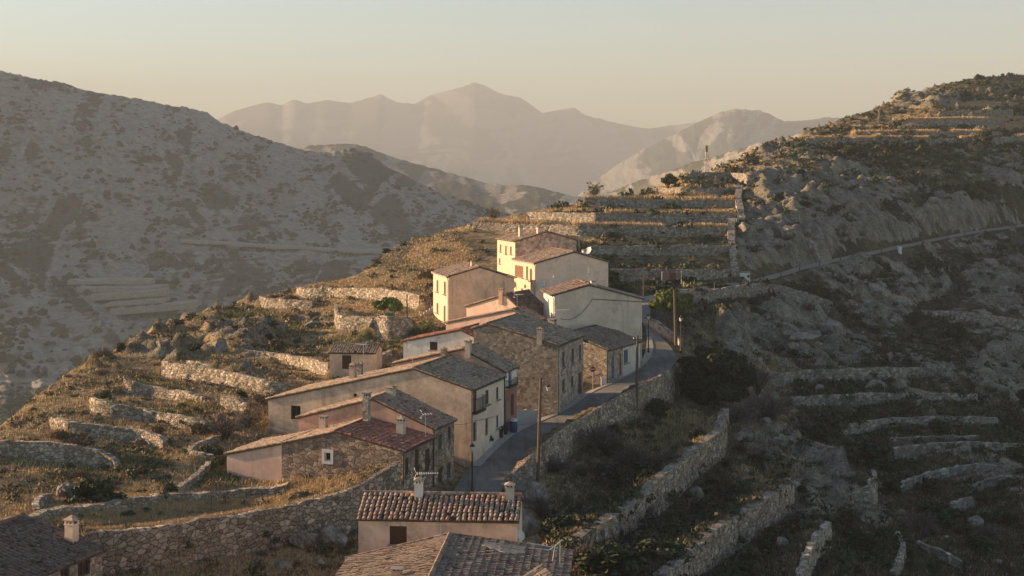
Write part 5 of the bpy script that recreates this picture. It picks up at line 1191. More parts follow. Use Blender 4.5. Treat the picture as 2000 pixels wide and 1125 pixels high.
# cables
def cable(pts, sag, r, label):
    mb = MB()
    for a, b in zip(pts[:-1], pts[1:]):
        a, b = np.array(a), np.array(b); q = [a+(b-a)*t-(0, 0, sag*4*t*(1-t)) for t in np.linspace(0, 1, 9)]; mb.tube(q, r, 4)
    tag(mb.build('cable', M['iron']), label, 'cable')
Gh = HOUSES['G']
w0 = hit(1157, 584, Gh.P0-Gh.s3*.06, Gh.s3); w1 = hit(1254, 589.5, Gh.P0-Gh.s3*.06, Gh.s3)
mb = MB(); mb.tube([w0, w1], .03, 4); w2 = hit(1094, 622, Gh.P0-Gh.s3*.06, Gh.s3)
mb.tube([w0+(w2-w0)*t-(0, 0, .9*4*t*(1-t)) for t in np.linspace(0, 1, 10)], .022, 4); mb.build('wall_cable', M['iron'], Gh.root)
cable([p4t-(0, 0, .3), P(1357, 640, 158)], .1, .018, 'stay wire slanting down from the dark pole before the pine')
cable([p1t-(0, 0, .1), p2t-(0, 0, .35), p4t-(0, 0, .2)], .7, .016, 'sagging wire strung between the wooden poles along the road')
cable([p2t-(0, 0, .3), P(1262, 588, 150)], .5, .018, 'thin cable from the slope pole to the grey gabled house')
Bq = HOUSES['B']; a = hit(919, 828, Bq.P0-Bq.s3*.05, Bq.s3); cable([P(888, 829, 107.7), P(926, 822, 111), P(983, 806, 118.4)], .12, .016, 'thin cable strung along the street fronts of the tan house')
# blue grey rendered base of the tan house by the lamp
# leaning ladder of pale steps and yard walls by the orange house
q = gpt3(835, 622, 172); mb = MB()
for k in range(6): mb.box(q+(-1.2+.35*k, .25*k, -.3+.22*k), (1.3, .3, 0), (-.1, .4, 0), (0, 0, .3))
tag(mb.build('stone_steps', M['concrete']), 'pale steps beside the cream front of the orange house', 'steps')
# ---------------------------------------------------------------- plants and rocks
def leaves(clumps, n, size, rng, quad=True, up=.0, elong=1.6):
    """n leaf faces spread through a set of leaf clumps (x, y, z, r)"""
    cl = np.array(clumps); wv = cl[:, 3]**2; k = rng.choice(len(cl), n, p=wv/wv.sum()); d = rng.normal(size=(n, 3)); d /= np.linalg.norm(d, axis=1)[:, None]
    rad = cl[k, 3]*(rng.random(n)**.45); c = cl[k, :3]+d*rad[:, None]*np.array((1, 1, .82))
    a = rng.normal(size=(n, 3)); a /= np.linalg.norm(a, axis=1)[:, None]; a[:, 2] += up; b = np.cross(a, d+rng.normal(size=(n, 3))*.5); b /= np.maximum(1e-6, np.linalg.norm(b, axis=1))[:, None]
    s = size*(.6+.8*rng.random(n))[:, None]; V = np.stack([c-a*s*elong/2, c+b*s*.5, c+a*s*elong/2, c-b*s*.5], 1)
    tint = np.clip(rng.random(n)*.6+(rng.random(len(cl))[k])*.55-.08, 0, 1)
    return V.reshape(-1, 3), np.repeat(tint, 4)
def crown_mesh(name, clumps, n, size, m, seed, parent=None, **kw):
    rng = np.random.default_rng(seed); V, t = leaves(clumps, n, size, rng, **kw); nf = len(V)//4
    return mesh_np(name, V, np.arange(nf*4), np.full(nf, 4), [m], None, {'tint': t}, False, parent)
def bush_clumps(rng, k, rx, rz, cr):
    out = []
    for i in range(k):
        a = rng.random()*6.28; q = rng.random()**.5; e = rng.random()**.8; out.append((math.cos(a)*q*rx*(1-.45*e), math.sin(a)*q*rx*(1-.45*e), rz*(.12+.8*e), cr*(.6+.7*rng.random())))
    return out
def twigs(rng, n, rx, rz, w_):
    """bare branching stems as thin blades"""
    V = []; 
    for i in range(n):
        a = rng.random()*6.28; q = rng.random()**.6; tip = np.array((math.cos(a)*q*rx, math.sin(a)*q*rx, rz*(.45+.6*rng.random())*(1-.35*q))); p0 = np.array((rng.normal(0, .06)*rx, rng.normal(0, .06)*rx, 0)); p1 = p0+(tip-p0)*.5+np.array((0, 0, .18*rz))
        for (s, e, ww) in ((p0, p1, w_*1.5), (p1, tip, w_)):
            d = e-s; sd_ = np.cross(d, rng.normal(size=3)); sd_ /= np.linalg.norm(sd_)+1e-6; V.append([s-sd_*ww/2, s+sd_*ww/2, e+sd_*ww*.3, e-sd_*ww*.3])
        for j in range(4):
            s = p1+(tip-p1)*rng.random(); e = s+(tip-p0)*.28+rng.normal(size=3)*.16*rx; sd_ = np.cross(e-s, rng.normal(size=3)); sd_ /= np.linalg.norm(sd_)+1e-6; V.append([s-sd_*w_*.35, s+sd_*w_*.35, e+sd_*w_*.15, e-sd_*w_*.15])
    V = np.array(V).reshape(-1, 3); return V, np.repeat(rng.random(len(V)//4), 4)
PROTO = {}
def proto(kind):
    """list of shared meshes, 1 m radius"""
    if kind in PROTO: return PROTO[kind]
    L = []
    for v in range(4):
        rng = np.random.default_rng(sum(map(ord, kind))*31+v)
        if kind == 'bare':
            V, t = twigs(rng, 130, 1.0, 1.35, .03); mm = L_['twig']
        else:
            n, s = {'dark': (2600, .11), 'oak': (2600, .11), 'olive': (2000, .11), 'brown': (1700, .10), 'low': (1100, .13), 'yellow': (900, .14), 'orange': (900, .13), 'green': (1500, .13)}[kind]
            rz = {'low': .6, 'brown': .85, 'yellow': .8, 'orange': .7, 'green': .8}.get(kind, 1.15)
            V, t = leaves(bush_clumps(rng, {'low': 14}.get(kind, 22), .82, rz, .30), n, s, rng)
            mm = L_[{'low': 'olive', 'green': 'greengrass'}.get(kind, kind)]
            if kind == 'brown':
                V2, t2 = twigs(rng, 60, .95, 1.0, .025); V = np.concatenate([V, V2]); t = np.concatenate([t, t2*.5])
        nf = len(V)//4
        o = mesh_np('shrub', V, np.arange(nf*4), np.full(nf, 4), [mm], None, {'tint': t}); L.append(o.data); bpy.data.objects.remove(o)
    PROTO[kind] = L; return L
CATN = {'bare': 'bare_bush', 'brown': 'dry_bush', 'low': 'low_shrub', 'yellow': 'yellow_shrub', 'orange': 'orange_shrub'}
def put_bush(kind, x, y, z, r, hs, label, group, name=None, v=None):
    me = proto(kind); v = random.randrange(4) if v is None else v
    o = bpy.data.objects.new(name or CATN.get(kind, 'bush'), me[v]); C.objects.link(o); o.location = (x, y, z-.08*r); o.scale = (r*random.uniform(.9, 1.1), r*random.uniform(.9, 1.1), r*hs); o.rotation_euler = (0, 0, random.uniform(0, 6.28))
    return tag(o, label, 'bush', group)
# bushes one can single out: (kind, px, py of the foot, width px, height factor, label)
BUSH = [
 ('oak', 185, 985, 112, .8, 'large round dark bush inside the curved low wall on the left'),
 ('olive', 540, 693, 46, 1.0, 'round olive bush standing alone between terrace walls left of the shed'),
 ('oak', 385, 690, 40, .7, 'green bush by the grey outcrop on the left slope'),
 ('oak', 237, 690, 32, .9, 'round bush on the skyline of the left slope'),
 ('low', 445, 620, 24, .8, 'small shrub on the skyline left of the walled plot'),
 ('dark', 1285, 826, 62, 1.0, 'dense dark bush right of the slope pole under the road wall'),
 ('bare', 1168, 892, 92, .85, 'large bare grey bush in front of the road wall'),
 ('bare', 1085, 925, 60, .8, 'bare grey bush beside the nearer wooden pole'),
 ('bare', 1055, 1010, 70, .9, 'bare thorny bush among pale rocks right of the cottage'),
 ('dark', 1190, 1130, 170, .6, 'wide black green thicket at the bottom edge right of the bottom roof'),
 ('dark', 1290, 1120, 120, .5, 'dark thicket at the bottom edge below the coped wall'),
 ('bare', 1500, 850, 120, .75, 'wide bare grey thicket right of the coped wall top'),
 ('bare', 1440, 845, 80, .7, 'bare grey bush just right of the big dark tree foot'),
 ('dark', 1708, 908, 82, .85, 'round black green bush by the lower terrace walls in shadow'),
 ('olive', 1645, 846, 62, 1.1, 'tall grey green shrub among the shaded terraces'),
 ('dark', 1823, 1030, 100, .8, 'dark palm like thicket in the bottom right corner'),
 ('dark', 1905, 985, 60, .6, 'dark bush behind the pale garden wall'),
 ('dark', 1892, 388, 42, 1.0, 'round dark bush on the pale rock at the right'),
 ('oak', 1920, 290, 44, .9, 'dense green bush above the lowest hill terrace on the right'),
 ('dark', 1668, 310, 60, .6, 'dark shrub patch just under the lowest hill terrace wall'),
 ('dark', 1740, 300, 54, .6, 'dark shrub patch right of another under the hill terrace wall'),
 ('dark', 1860, 665, 70, .8, 'dark round bush in the shaded hollow at the right'),
 ('yellow', 832, 650, 42, 1.0, 'yellowish small tree beside the cream front of the orange house'),
 ('brown', 840, 548, 60, .7, 'big tawny bush left of the orange house roof'),
 ('dark', 612, 998, 62, .38, 'dark creeping shrub on top of the tall foreground wall'),
 ('dark', 348, 1046, 36, .55, 'dark shrub hanging from the top of the foreground wall'),
 ('orange', 415, 858, 26, .7, 'orange shrub in the dry grass left of the tan house'),
 ('green', 425, 912, 40, 1.2, 'bright green vine at the corner of the pale lean-to roof'),
 ('yellow', 335, 962, 36, .7, 'pale yellow shrub above the low field wall'),
 ('yellow', 300, 968, 30, .6, 'small yellow shrub left of another above the low field wall'),
 ('bare', 440, 858, 74, .9, 'leafless brown tree bush left of the tan house window'),
 ('brown', 385, 848, 60, .8, 'rusty brown bush between the terraces and the tan house'),
 ('orange', 162, 868, 44, .5, 'orange grass clump at the foot of a terrace wall'),
 ('brown', 570, 590, 40, .5, 'dry bush before the upper terrace wall'),
 ('green', 690, 740, 30, .8, 'leafy green plant at the corner of the tiled shed'),
 ('dark', 1115, 540, 30, .5, 'dark shrub behind the wide pink gable'),
 ('dark', 1300, 568, 70, .35, 'dark hedge like shrub below the red panel'),
 ('dark', 1400, 561, 70, .3, 'dark ground shrub left of the white hut'),
 ('brown', 130, 1050, 60, .7, 'dry bush by the chimney of the corner house'),
 ('yellow', 160, 1030, 50, .5, 'yellowish bush right of the corner house roof'),
 ('oak', 250, 1010, 40, .5, 'small green bush below the low field wall'),
 ('brown', 1055, 560, 26, .6, 'dry shrub between the cream fronts'),
 ('oak', 1075, 447, 40, .4, 'green shrub on the terrace left of the highest house chimneys'),
]
for kind, px, py, wpx, hf, lb in BUSH:
    q = gpt3(px, py); r = wpx/2/F*q[1]; put_bush(kind, q[0], q[1], q[2], r, hf, lb, None)
q = P(1008, 540, 178); put_bush('brown', q[0]-2.0, 180, q[2]-1.2, .8, 1.2, 'climbing plant on the cream front of the highest house', None)
r_, c = POT; me = proto('oak'); o = bpy.data.objects.new('plant', me[0]); C.objects.link(o); o.parent = r_; o.location = (0, 0, .45); o.scale = (.42, .42, .5)
# agaves by the upper road
for px, py, s in ((1337, 562, 1.3), (1346, 561, 1.2), (1356, 560, 1.25), (1366, 558, .8), (1374, 557, .7), (1380, 556, .6)):
    D = 196+(px-1337)*.11; X = (px-CX)/F*D; z = (HY-py)/F*D; rng = np.random.default_rng(px); mb = MB()
    for k in range(20):
        a = rng.random()*6.28; e = .5+.9*rng.random(); d = np.array((math.cos(a)*math.cos(e), math.sin(a)*math.cos(e), math.sin(e))); sd_ = np.array((-math.sin(a), math.cos(a), 0)); L = s*(.7+.4*rng.random()); b = np.array((X, D, z-.1))
        m1 = b+d*L*.5; tp = b+d*L+np.array((0, 0, -.08)); mb.add([b-sd_*.06, b+sd_*.06, m1+sd_*.10, m1-sd_*.10, tp], [(0, 1, 2, 3), (3, 2, 4)])
    tag(mb.build('agave', L_['yellow']), 'sunlit yellow green agave in the row beside the upper road', 'agave', 'agaves by the upper road')

# trees
def tree(name, label, base, clumps, n, size, m, limbs, r, seed, group=None):
    root = empty(name, base, label, 'tree', group); b = np.array(base); mb = MB()
    for L in limbs: pts = [b+np.array(p_[:3]) for p_ in L]; mb.tube(pts, [p_[3] for p_ in L], 7)
    mb.build('trunk', M['bark'], root)
    if n: crown_mesh('crown', clumps, n, size, m, seed, root)
    return root
rng = np.random.default_rng(3)
def canopy(k, cx, cy_, cz, rx, ry, rz, cr, flat=0.0):
    out = []
    for i in range(k):
        d = rng.normal(size=3); d /= np.linalg.norm(d); q = rng.random()**.4
        if d[2] < -.2: d[2] *= .5
        out.append((cx+d[0]*rx*q, cy_+d[1]*ry*q, cz+d[2]*rz*q, cr*(.6+.7*rng.random())))
    return out
D = 166.; X = (1306-CX)/F*D; gz = float(ground(X, D)); zc = (HY-603)/F*D-gz
tree('umbrella_pine', 'umbrella shaped green pine beside the road bend', (X, D, gz), canopy(58, .25, 0, zc+.75, 2.75, 2.5, 1.6, .62), 20000, .17, L_['pine'],
     [[(0, 0, -.3, .2), (-.1, 0, zc*.35, .16), (-.5, 0, zc*.8, .1), (-1.1, .1, zc, .05)], [(-.05, 0, zc*.3, .13), (.5, 0, zc*.6, .09), (1.4, -.2, zc*.9, .05)], [(-.1, 0, zc*.35, .11), (.1, .3, zc*.8, .08), (.3, .4, zc*1.1, .04)], [(-.3, 0, zc*.55, .08), (-1.2, -.3, zc*.75, .04)]], 0, 5)
D = 143.; X = (1400-CX)/F*D; gz = float(ground(X, D)); zc = (HY-735)/F*D-gz
tree('evergreen_tree', 'huge dark evergreen tree below the road bend', (X, D, gz), canopy(95, 0, 0, zc, 3.9, 3.6, 3.3, .9)+canopy(34, 0, 0, 1.6, 3.7, 3.4, 1.3, .85), 42000, .20, L_['evergreen'],
     [[(0, 0, -.5, .35), (0, 0, zc*.6, .25), (.2, 0, zc+1.5, .1)], [(0, 0, zc*.3, .18), (1.6, 0, zc, .07)], [(0, 0, zc*.4, .18), (-1.8, .4, zc, .07)]], 0, 6)
D = 276.; X = (1305-CX)/F*D; gz = float(ground(X, D)); zc = (HY-358)/F*D-gz
tree('oak_tree', 'small round dark oak on the top terraces', (X, D, gz), canopy(26, 0, 0, max(1.8, zc), 1.9, 1.8, 1.05, .6), 5000, .2, L_['oak'], [[(0, 0, -.3, .16), (.1, 0, zc*.5, .12), (.5, 0, zc, .05)], [(0, 0, zc*.4, .1), (-.8, 0, zc, .04)]], 0, 7)
D = 165.; X = (760-CX)/F*D; gz = float(ground(X, D)); zc = (HY-596)/F*D-gz
tree('fig_tree', 'bushy green tree on the rounded bastion', (X, D, gz), canopy(30, 0, 0, max(1.3, zc), 1.75, 1.6, .75, .5), 7000, .17, L_['pine'], [[(-.6, 0, -.3, .09), (-.5, 0, zc*.6, .06), (-.9, 0, zc, .03)], [(.5, 0, -.3, .08), (.6, 0, zc*.6, .06), (1.0, 0, zc, .03)]], 0, 8)
def bare_tree(label, px, py, hpx, wpx, D, seed, leafy=0):
    X = (px-CX)/F*D; gz = float(ground(X, D)); h_ = hpx/F*D; w_ = wpx/F*D/2; rg = np.random.default_rng(seed); root = empty('bare_tree', (X, D, gz), label, 'tree'); mb = MB(); b = np.array((X, D, gz)); tips = []
    mb.tube([b-(0, 0, .2), b+(0, 0, h_*.3)], [.12, .09], 6)
    for k in range(13):
        a = rg.random()*6.28; t = np.array((math.cos(a)*w_*(.4+.6*rg.random()), math.sin(a)*w_*.8, h_*(.65+.4*rg.random()))); m1 = b+np.array((t[0]*.35, t[1]*.35, h_*.5)); mb.tube([b+(0, 0, h_*.25), m1, b+t], [.06, .04, .015], 5)
        for j in range(5): s = m1+(b+t-m1)*rg.random(); e = s+rg.normal(size=3)*w_*.28+np.array((t[0]*.15, 0, h_*.13)); mb.tube([s, e], [.02, .008], 3); tips.append((*(e-b), .25))
    mb.build('trunk', M['bark'], root)
    V, t = twigs(rg, 60, w_*.95, h_, .05); V = V+np.array((0, 0, h_*.12)); mesh_np('twigs', V, np.arange(len(V)), np.full(len(V)//4, 4), [L_['twig']], None, {'tint': t}, False, root)
    if leafy: crown_mesh('crown', tips, leafy, .13, L_['olive'], seed, root)
bare_tree('small half bare tree on the terrace strip above the highest house', 1160, 408, 28, 34, 262, 3, 900)
bare_tree('leafless tree at the left end of the terraces above the highest house', 962, 448, 34, 44, 244, 4)
bare_tree('leafless tree amid the grey thicket right of the coped wall', 1480, 830, 60, 90, 150, 5)

# boulders
import bmesh
def boulder_mesh(seed, ang=1.0):
    bm = bmesh.new(); bmesh.ops.create_icosphere(bm, subdivisions=4, radius=1.0); rg = np.random.default_rng(seed)
    co = np.array([v.co[:] for v in bm.verts]); pl = rg.normal(size=(14, 3)); pl /= np.linalg.norm(pl, axis=1)[:, None]; dd = .45+.35*rg.random(14)
    for n_, d_ in zip(pl, dd): s = co@n_; k = s > d_; co[k] -= (s[k]-d_)[:, None]*n_*.92
    nz = fbm(co[:, 0]*2.2+seed, co[:, 1]*2.2+co[:, 2]*1.9, 4, seed, True)-.5; co *= (1+nz*.28)[:, None]
    for v, c_ in zip(bm.verts, co): v.co = c_
    me = bpy.data.meshes.new('boulder'); bm.to_mesh(me); bm.free(); me.materials.append(M['rock']); return me
m, nt, b = mat('limestone'); p = pos(nt, (1, 1, .6), .5); p0_ = pos(nt)
rn = noise(nt, p, 1.1, 7, .7); c = ramp(nt, rn, [(.30, (.06, .054, .045)), (.45, (.17, .15, .122)), (.58, (.27, .24, .20)), (.75, (.37, .335, .28))])
c = mixc(nt, ramp(nt, noise(nt, p0_, .5, 3), [(.52, g1(0)), (.68, g1(.5))]), c, (.32, .22, .14))
c = mixc(nt, ramp(nt, noise(nt, p, .9, 5, .7), [(.47, g1(0)), (.495, g1(.75)), (.515, g1(0))]), c, (.05, .043, .034))
setc(nt, b, c, .95, .1); bump(nt, b, rn, .9, .2); M['rock'] = m
BM = [boulder_mesh(s) for s in range(6)]
def put_rock(x, y, z, sx_, sz_, label, group=None, rz=None):
    o = bpy.data.objects.new('boulder', random.choice(BM)); C.objects.link(o); o.location = (x, y, z); o.scale = (sx_*random.uniform(.85, 1.2), sx_*random.uniform(.7, 1.0), sz_); o.rotation_euler = (random.uniform(-.25, .25), random.uniform(-.25, .25), random.uniform(0, 6.28) if rz is None else rz)
    return tag(o, label, 'boulder', group)
for px, py, wpx, hpx, lb in ((590,1075,62,38,'large pale boulder at the foot of the tall foreground wall'),(640,1075,60,46,'pink brown boulder between the foreground wall and the cottage'),(538,1080,26,14,'small boulder left of the bigger ones below the foreground wall'),(625,1098,22,14,'small loose stone below the boulders by the cottage'),(500,1105,16,10,'pale stone in the shade under the foreground wall'),
    (1040,985,60,60,'tall pale rock right of the cottage chimney'),(1030,1045,50,60,'white streaked rock just right of the cottage wall'),(1365,975,34,26,'round boulder right of the nearer coped wall'),(1180,940,20,14,'pale stone in the grassy slope below the road'),(1172,900,14,10,'small stone near the bare bush'),
    (1715,770,44,30,'pale boulder between the shaded terrace walls'),(1602,765,24,12,'low rock under the highest shaded terrace wall'),(1560,768,22,12,'small rock left of another under the highest shaded terrace wall'),(1541,725,26,12,'flat pale rock under the ochre cave'),
(1440,300,34,20,'dark ridge rock left of the hill terraces'),(1480,290,40,20,'grey ridge rock above the rock face'),(1413,322,18,10,'round rock just right of the lattice mast'),(500,640,40,24,'grey rock in the outcrop on the left slope'),(545,650,34,26,'pale rock in the outcrop left of the walled plot'),
    (610,640,30,18,'pale rock ledge below the walled plot'),(425,690,44,30,'slanted grey rock by the green bush on the left slope'),(1720,600,90,36,'big pale rock hump in the middle of the shaded slope'),(1630,660,60,30,'ochre stained rock beside the cave'),(1570,700,70,24,'ochre rock overhang above the highest shaded terrace')):
    q = gpt3(px, py); sc = q[1]/F; put_rock(q[0], q[1]+wpx*sc*.3, q[2]+hpx*sc*.25, wpx*sc*.55, hpx*sc*.7, lb)
rng = np.random.default_rng(12); cnt = {'rocks strewn on the shaded slope': 0, 'rocks strewn on the sunny terraces': 0}
while sum(cnt.values()) < 150:
    px, py = rng.uniform(0, 2000), rng.uniform(300, 1120)
    if py < np.interp(px, SIL[:, 0], SIL[:, 1])+6: continue
    q = gpt3(px, py); rk_ = float(mask(rock, q[0], q[1])); 
    if abs(mask(woff, q[0], q[1])) < 2 or mask(road_m, q[0], q[1]): continue
    if rng.random() > .06+rk_: continue
    if 560 < px < 1290 and 440 < py < 1000: continue
    g = 'rocks strewn on the shaded slope' if px > 1000 else 'rocks strewn on the sunny terraces'
    if g.endswith('terraces') and cnt[g] > 24: continue
    cnt[g] += 1; s = (.35+1.0*rng.random()**2.5)*(1.0 if py > 500 else 1.7); put_rock(q[0], q[1], q[2]+s*.1, s, s*.65, 'grey limestone rock strewn on the shaded right slope' if px > 1000 else 'pale rock strewn on the sunny left terraces', g)

# shrubs of the slopes: the larger ones singly, the low cover as one mass
rng = np.random.default_rng(5)
road_w = road_m.copy()
for it in range(3):
    zp = np.pad(road_w, 1); road_w = zp[:-2, 1:-1] | zp[2:, 1:-1] | zp[1:-1, :-2] | zp[1:-1, 2:] | road_w

HB = [(540,1010,600,1000)]
def free(px, py, q):
    if abs(mask(woff, q[0], q[1])) < 1.0 or mask(road_w, q[0], q[1]): return False
    for H in HOUSES.values():
        l = np.array(H.root.location); 
        if abs(q[0]-l[0]) < 7 and -3 < q[1]-l[1] < 9: return False
    return True
groups = {'L': ('scrubby bush among the dry grass of the left terraces', 'scrub bushes on the left terraces'), 'R': ('dark scrub bush on the shaded right slope', 'scrub bushes on the shaded slope'), 'U': ('low bush on the upper right hillside', 'bushes on the upper hillside'), 'C': ('small bush on the stepped terraces behind the houses', 'bushes on the stepped terraces')}
num = dict(L=95, R=110, U=75, C=14)
while sum(num.values()) > 0:
    px, py = rng.uniform(-10, 2010), rng.uniform(140, 1125)
    if py < np.interp(px, SIL[:, 0], SIL[:, 1])+2: continue
    z = 'L' if px < 900 and py > 480 else ('U' if px > 1430 and py < 330 else ('C' if 1000 < px < 1440 and 370 < py < 545 else ('R' if px > 1060 and py > 330 else None)))
    if z is None or num[z] <= 0: continue
    q = gpt3(px, py)
    if not free(px, py, q): continue
    if mask(dry, q[0], q[1]) > .5 and rng.random() < .7: continue
    if mask(rock, q[0], q[1]) > .55 and rng.random() < .75: continue
    if z == 'R' and 1290 < px < 1540 and 630 < py < 890: continue
    num[z] -= 1
    kind = {'L': ['olive', 'brown', 'low', 'oak', 'bare', 'brown', 'brown', 'bare'], 'R': ['dark', 'dark', 'dark', 'oak', 'bare', 'olive'], 'U': ['oak', 'olive', 'dark', 'low', 'olive'], 'C': ['low', 'olive', 'brown']}[z]
    r = {'L': (.4, .8), 'R': (.6, 1.3), 'U': (.9, 1.6), 'C': (.4, .6)}[z]; r = r[0]+r[1]*rng.random()**2
    lb, g = groups[z]; put_bush(kind[rng.integers(len(kind))], q[0], q[1], q[2], r, rng.uniform(.6, 1.0), lb, g)
def scatter(n, accept, ylo=140):
    """random ground spots by picture area, thinned by accept(px, py, x, y, rng)"""
    out = []
    while len(out) < n:
        px = rng.uniform(-60, 2060, 6000); py = rng.uniform(ylo, 1200, 6000); k = py > np.interp(px, SIL[:, 0], SIL[:, 1])+1; px, py = px[k], py[k]
        D = dmap(px, py); X = (px-CX)/F*D; a = accept(px, py, X, D)
        k = (rng.random(len(px)) < a) & (np.abs(mask(woff, X, D)) > .45) & (~mask(road_w, X, D).astype(bool)); out += list(zip(X[k], D[k], px[k], py[k]))
    return np.array(out[:n])
def inside_house(X, Y):
    r = np.zeros(len(X), bool)
    for H in HOUSES.values():
        if hasattr(H, 'o2'):
            d = np.stack([X-H.o2[0], Y-H.o2[1]], 1); u, v = d@H.g2, d@H.s2; r |= (u > -.6) & (u < H.pr[-1][0]+.4) & (v > -.4) & (v < H.L+.6)
    return r
def tufts(name, S, per, hgt_, spread, wid, m, label=None, up=1.0):
    n = len(S); X = np.repeat(S[:, 0], per)+rng.normal(0, 1, n*per)*spread; Y = np.repeat(S[:, 1], per)+rng.normal(0, 1, n*per)*spread; Z = ground(X, Y)-.03; N_ = n*per
    h_ = hgt_*(.5+.8*rng.random(N_)); a = rng.random(N_)*6.28; lean = rng.normal(0, .35, (N_, 2)); w_ = wid*(.6+.8*rng.random(N_))*np.clip(Y/110, .7, 2.2)
    V = np.stack([np.stack([X-np.cos(a)*w_, Y-np.sin(a)*w_, Z], 1), np.stack([X+np.cos(a)*w_, Y+np.sin(a)*w_, Z], 1), np.stack([X+lean[:, 0]*h_, Y+lean[:, 1]*h_, Z+h_*up], 1)], 1).reshape(-1, 3)
    o = mesh_np(name, V, np.arange(N_*3), np.full(N_, 3), [m], None, {'tint': np.repeat(np.clip(rng.random(N_)*.7+np.repeat(rng.random(n), per)*.4-.05, 0, 1), 3)}); o['kind'] = 'stuff'; return o
S = scatter(42000, lambda px, py, X, Y: np.clip(mask(dry, X, Y)*1.0+.24*(px < 900)+.05*(px > 1060)*(py > 700), 0, 1)*(~inside_house(X, Y))); tufts('dry_grass', S, 6, .30, .26, .03, L_['grass'])
S = scatter(9000, lambda px, py, X, Y: np.clip(mask(green, X, Y)+.03*(px < 900), 0, 1)*(~inside_house(X, Y))); tufts('green_grass', S, 4, .20, .25, .04, L_['greengrass'])
S = scatter(14000, lambda px, py, X, Y: (np.clip((px-1040)/100, 0, 1)*(py > 560)*.7*(1-mask(rock, X, Y)))*(~inside_house(X, Y))); tufts('dark_grass', S, 5, .5, .25, .035, L_['drab'])
# golden fringes along the tops of terrace walls
fr = []
for name, label, B, Nn, op in WG:
    if op.get('grass'):
        for k in range(int(len(B)*op['grass']*13)):
            i = rng.integers(len(B)); o_ = .6+abs(rng.normal(0, 1.1))
            if vnoise(i/14.0+len(B), 0, 8) > .38: fr.append((B[i, 0]+Nn[i, 0]*o_, B[i, 1]+Nn[i, 1]*o_))
tufts('golden_grass', np.array(fr), 6, .95, .18, .04, L_['golden'])
def scrubs(name, S, nl, r0, r1, size, ms):
    """low ground cover as one object: many small leaf clumps"""
    n = len(S); r = (r0+(r1-r0)*rng.random(n)**2)*np.clip(S[:, 1]/150, .8, 2.0); c = np.stack([S[:, 0], S[:, 1], ground(S[:, 0], S[:, 1])], 1); N_ = n*nl; R_ = np.repeat(r, nl)[:, None]
    d = rng.normal(size=(N_, 3)); d /= np.linalg.norm(d, axis=1)[:, None]; d[:, 2] = np.abs(d[:, 2])*.75; ctr = np.repeat(c, nl, 0)+d*R_*(rng.random((N_, 1))**.5)
    a = rng.normal(size=(N_, 3)); a /= np.linalg.norm(a, axis=1)[:, None]; b = np.cross(a, d); b /= np.maximum(1e-6, np.linalg.norm(b, axis=1))[:, None]; s = size*R_*(.6+.8*rng.random((N_, 1)))
    V = np.stack([ctr-a*s, ctr+b*s*.7, ctr+a*s, ctr-b*s*.7], 1).reshape(-1, 3); mi = np.repeat(rng.integers(len(ms), size=n), nl)
    o = mesh_np(name, V, np.arange(N_*4), np.full(N_, 4), ms, mi, {'tint': np.repeat(np.clip(rng.random(N_)*.7+np.repeat(rng.random(n), nl)*.4-.05, 0, 1), 4)}); o['kind'] = 'stuff'; return o
S = scatter(3000, lambda px, py, X, Y: ((px < 960)*(py > 440)*(.8*vnoise(X/6, Y/6, 77)**1.5*(1-.8*mask(dry, X, Y))))*(~inside_house(X, Y))); scrubs('undergrowth', S, 46, .18, .75, .20, [L_['olive'], L_['brown'], L_['straw'], L_['drab'], L_['oak']])
S = scatter(5600, lambda px, py, X, Y: ((px > 1060)*(1-.75*((px < 1440)*(py > 780)*(py < 1010)))*(1-.8*((px > 1290)*(px < 1560)*(py > 620)*(py < 900)))*(vnoise(X/9, Y/9, 78)**1.3)*(1-.85*mask(rock, X, Y))*(py > 250))*(~inside_house(X, Y))); scrubs('undergrowth', S, 42, .3, 1.15, .20, [L_['dark'], L_['dark'], L_['oak'], L_['drab']])
S = scatter(2000, lambda px, py, X, Y: ((px > 1380)*(py < 330)*(1-.9*mask(dry, X, Y)))*1.0); scrubs('undergrowth', S, 34, .28, .72, .22, [L_['oak'], L_['olive'], L_['dark']])
S = scatter(320, lambda px, py, X, Y: ((px > 1000)*(px < 1440)*(py < 545)*(py > 340)*(1-.7*mask(dry, X, Y)))*(~inside_house(X, Y))); scrubs('undergrowth', S, 34, .2, .6, .22, [L_['olive'], L_['dark'], L_['brown']])
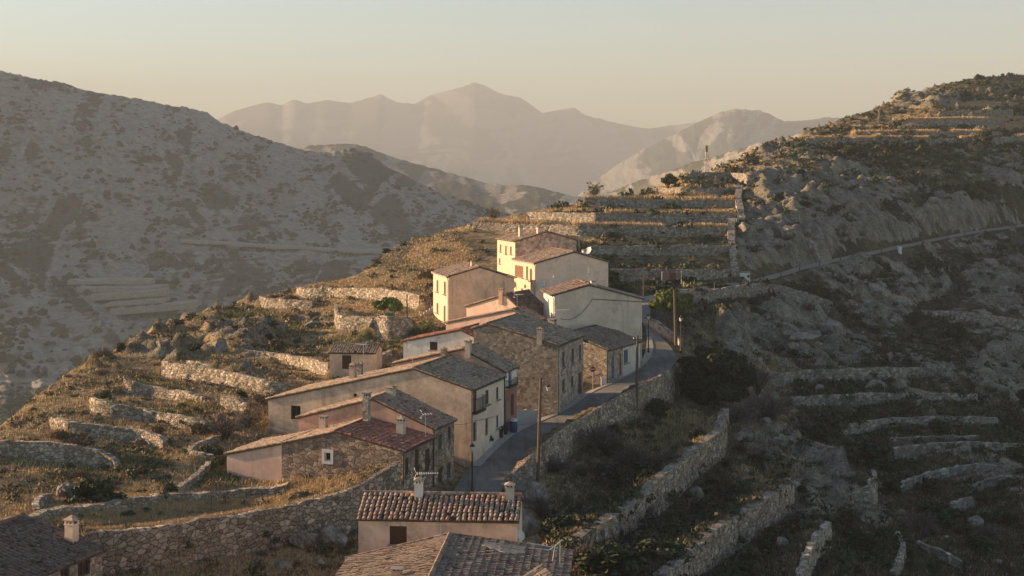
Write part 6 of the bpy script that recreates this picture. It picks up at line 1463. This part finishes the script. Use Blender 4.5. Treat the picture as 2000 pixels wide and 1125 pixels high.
# scrub of the far hillsides, one mass
def far_scrub(G3, n, r0, r1, seed):
    PX, PY, D = G3; rg = np.random.default_rng(seed); px = rg.uniform(-20, 1120, n*4); 
    i = np.clip(np.searchsorted(PX[0], px), 0, PX.shape[1]-1); j = rg.integers(1, PX.shape[0]-2, n*4)
    keep = vnoise(PX[j, i]/38, PY[j, i]/22, seed)**2.6 > rg.random(n*4)*.55; i, j = i[keep][:n], j[keep][:n]
    c = np.stack([(PX[j, i]-CX)/F*D[j, i], D[j, i], (HY-PY[j, i])/F*D[j, i]], 1); n_ = len(c); r = r0+(r1-r0)*rg.random(n_)**2.2
    t = np.array([(1, 0, 0), (0, 1, 0), (-1, 0, 0), (0, -1, 0), (0, 0, .95), (.6, .6, .6), (-.6, -.6, .6), (.6, -.6, .6), (-.6, .6, .6)], float)
    fc = np.array([(0, 5, 7), (1, 8, 5), (2, 6, 8), (3, 7, 6), (4, 5, 8), (4, 8, 6), (4, 6, 7), (4, 7, 5), (0, 1, 5), (1, 2, 8), (2, 3, 6), (3, 0, 7)])
    V = c[:, None]+t[None]*r[:, None, None]*(1+rg.normal(0, .22, (n_, 9, 3))); ff = (np.arange(n_)[:, None, None]*9+fc[None]).reshape(-1)
    o = mesh_np('scrub', V.reshape(-1, 3), ff, np.full(n_*12, 3), [L_['oak']], None, {'tint': np.repeat(rg.random(n_)*.7, 9)}); o['kind'] = 'stuff'
far_scrub(LG, 3600, 1.2, 4.2, 5)
# ---------------------------------------------------------------- haze: the air of the valley, one even box
HZ = 0.00022
hb = MB(); hb.box((-4300, -60, -620), (8600, 0, 0), (0, 8800, 0), (0, 0, 620+530))
m = bpy.data.materials.new('valley_haze'); m.use_nodes = True; nt = m.node_tree
nt.nodes.remove(nt.nodes['Principled BSDF'])
pv = nt.nodes.new('ShaderNodeVolumePrincipled'); pv.inputs['Color'].default_value = (.43, .475, .53, 1)
pv.inputs['Density'].default_value = HZ; pv.inputs['Anisotropy'].default_value = .0
nt.links.new(pv.outputs[0], nt.nodes['Material Output'].inputs['Volume'])
hz = hb.build('haze', m); hz['kind'] = 'stuff'
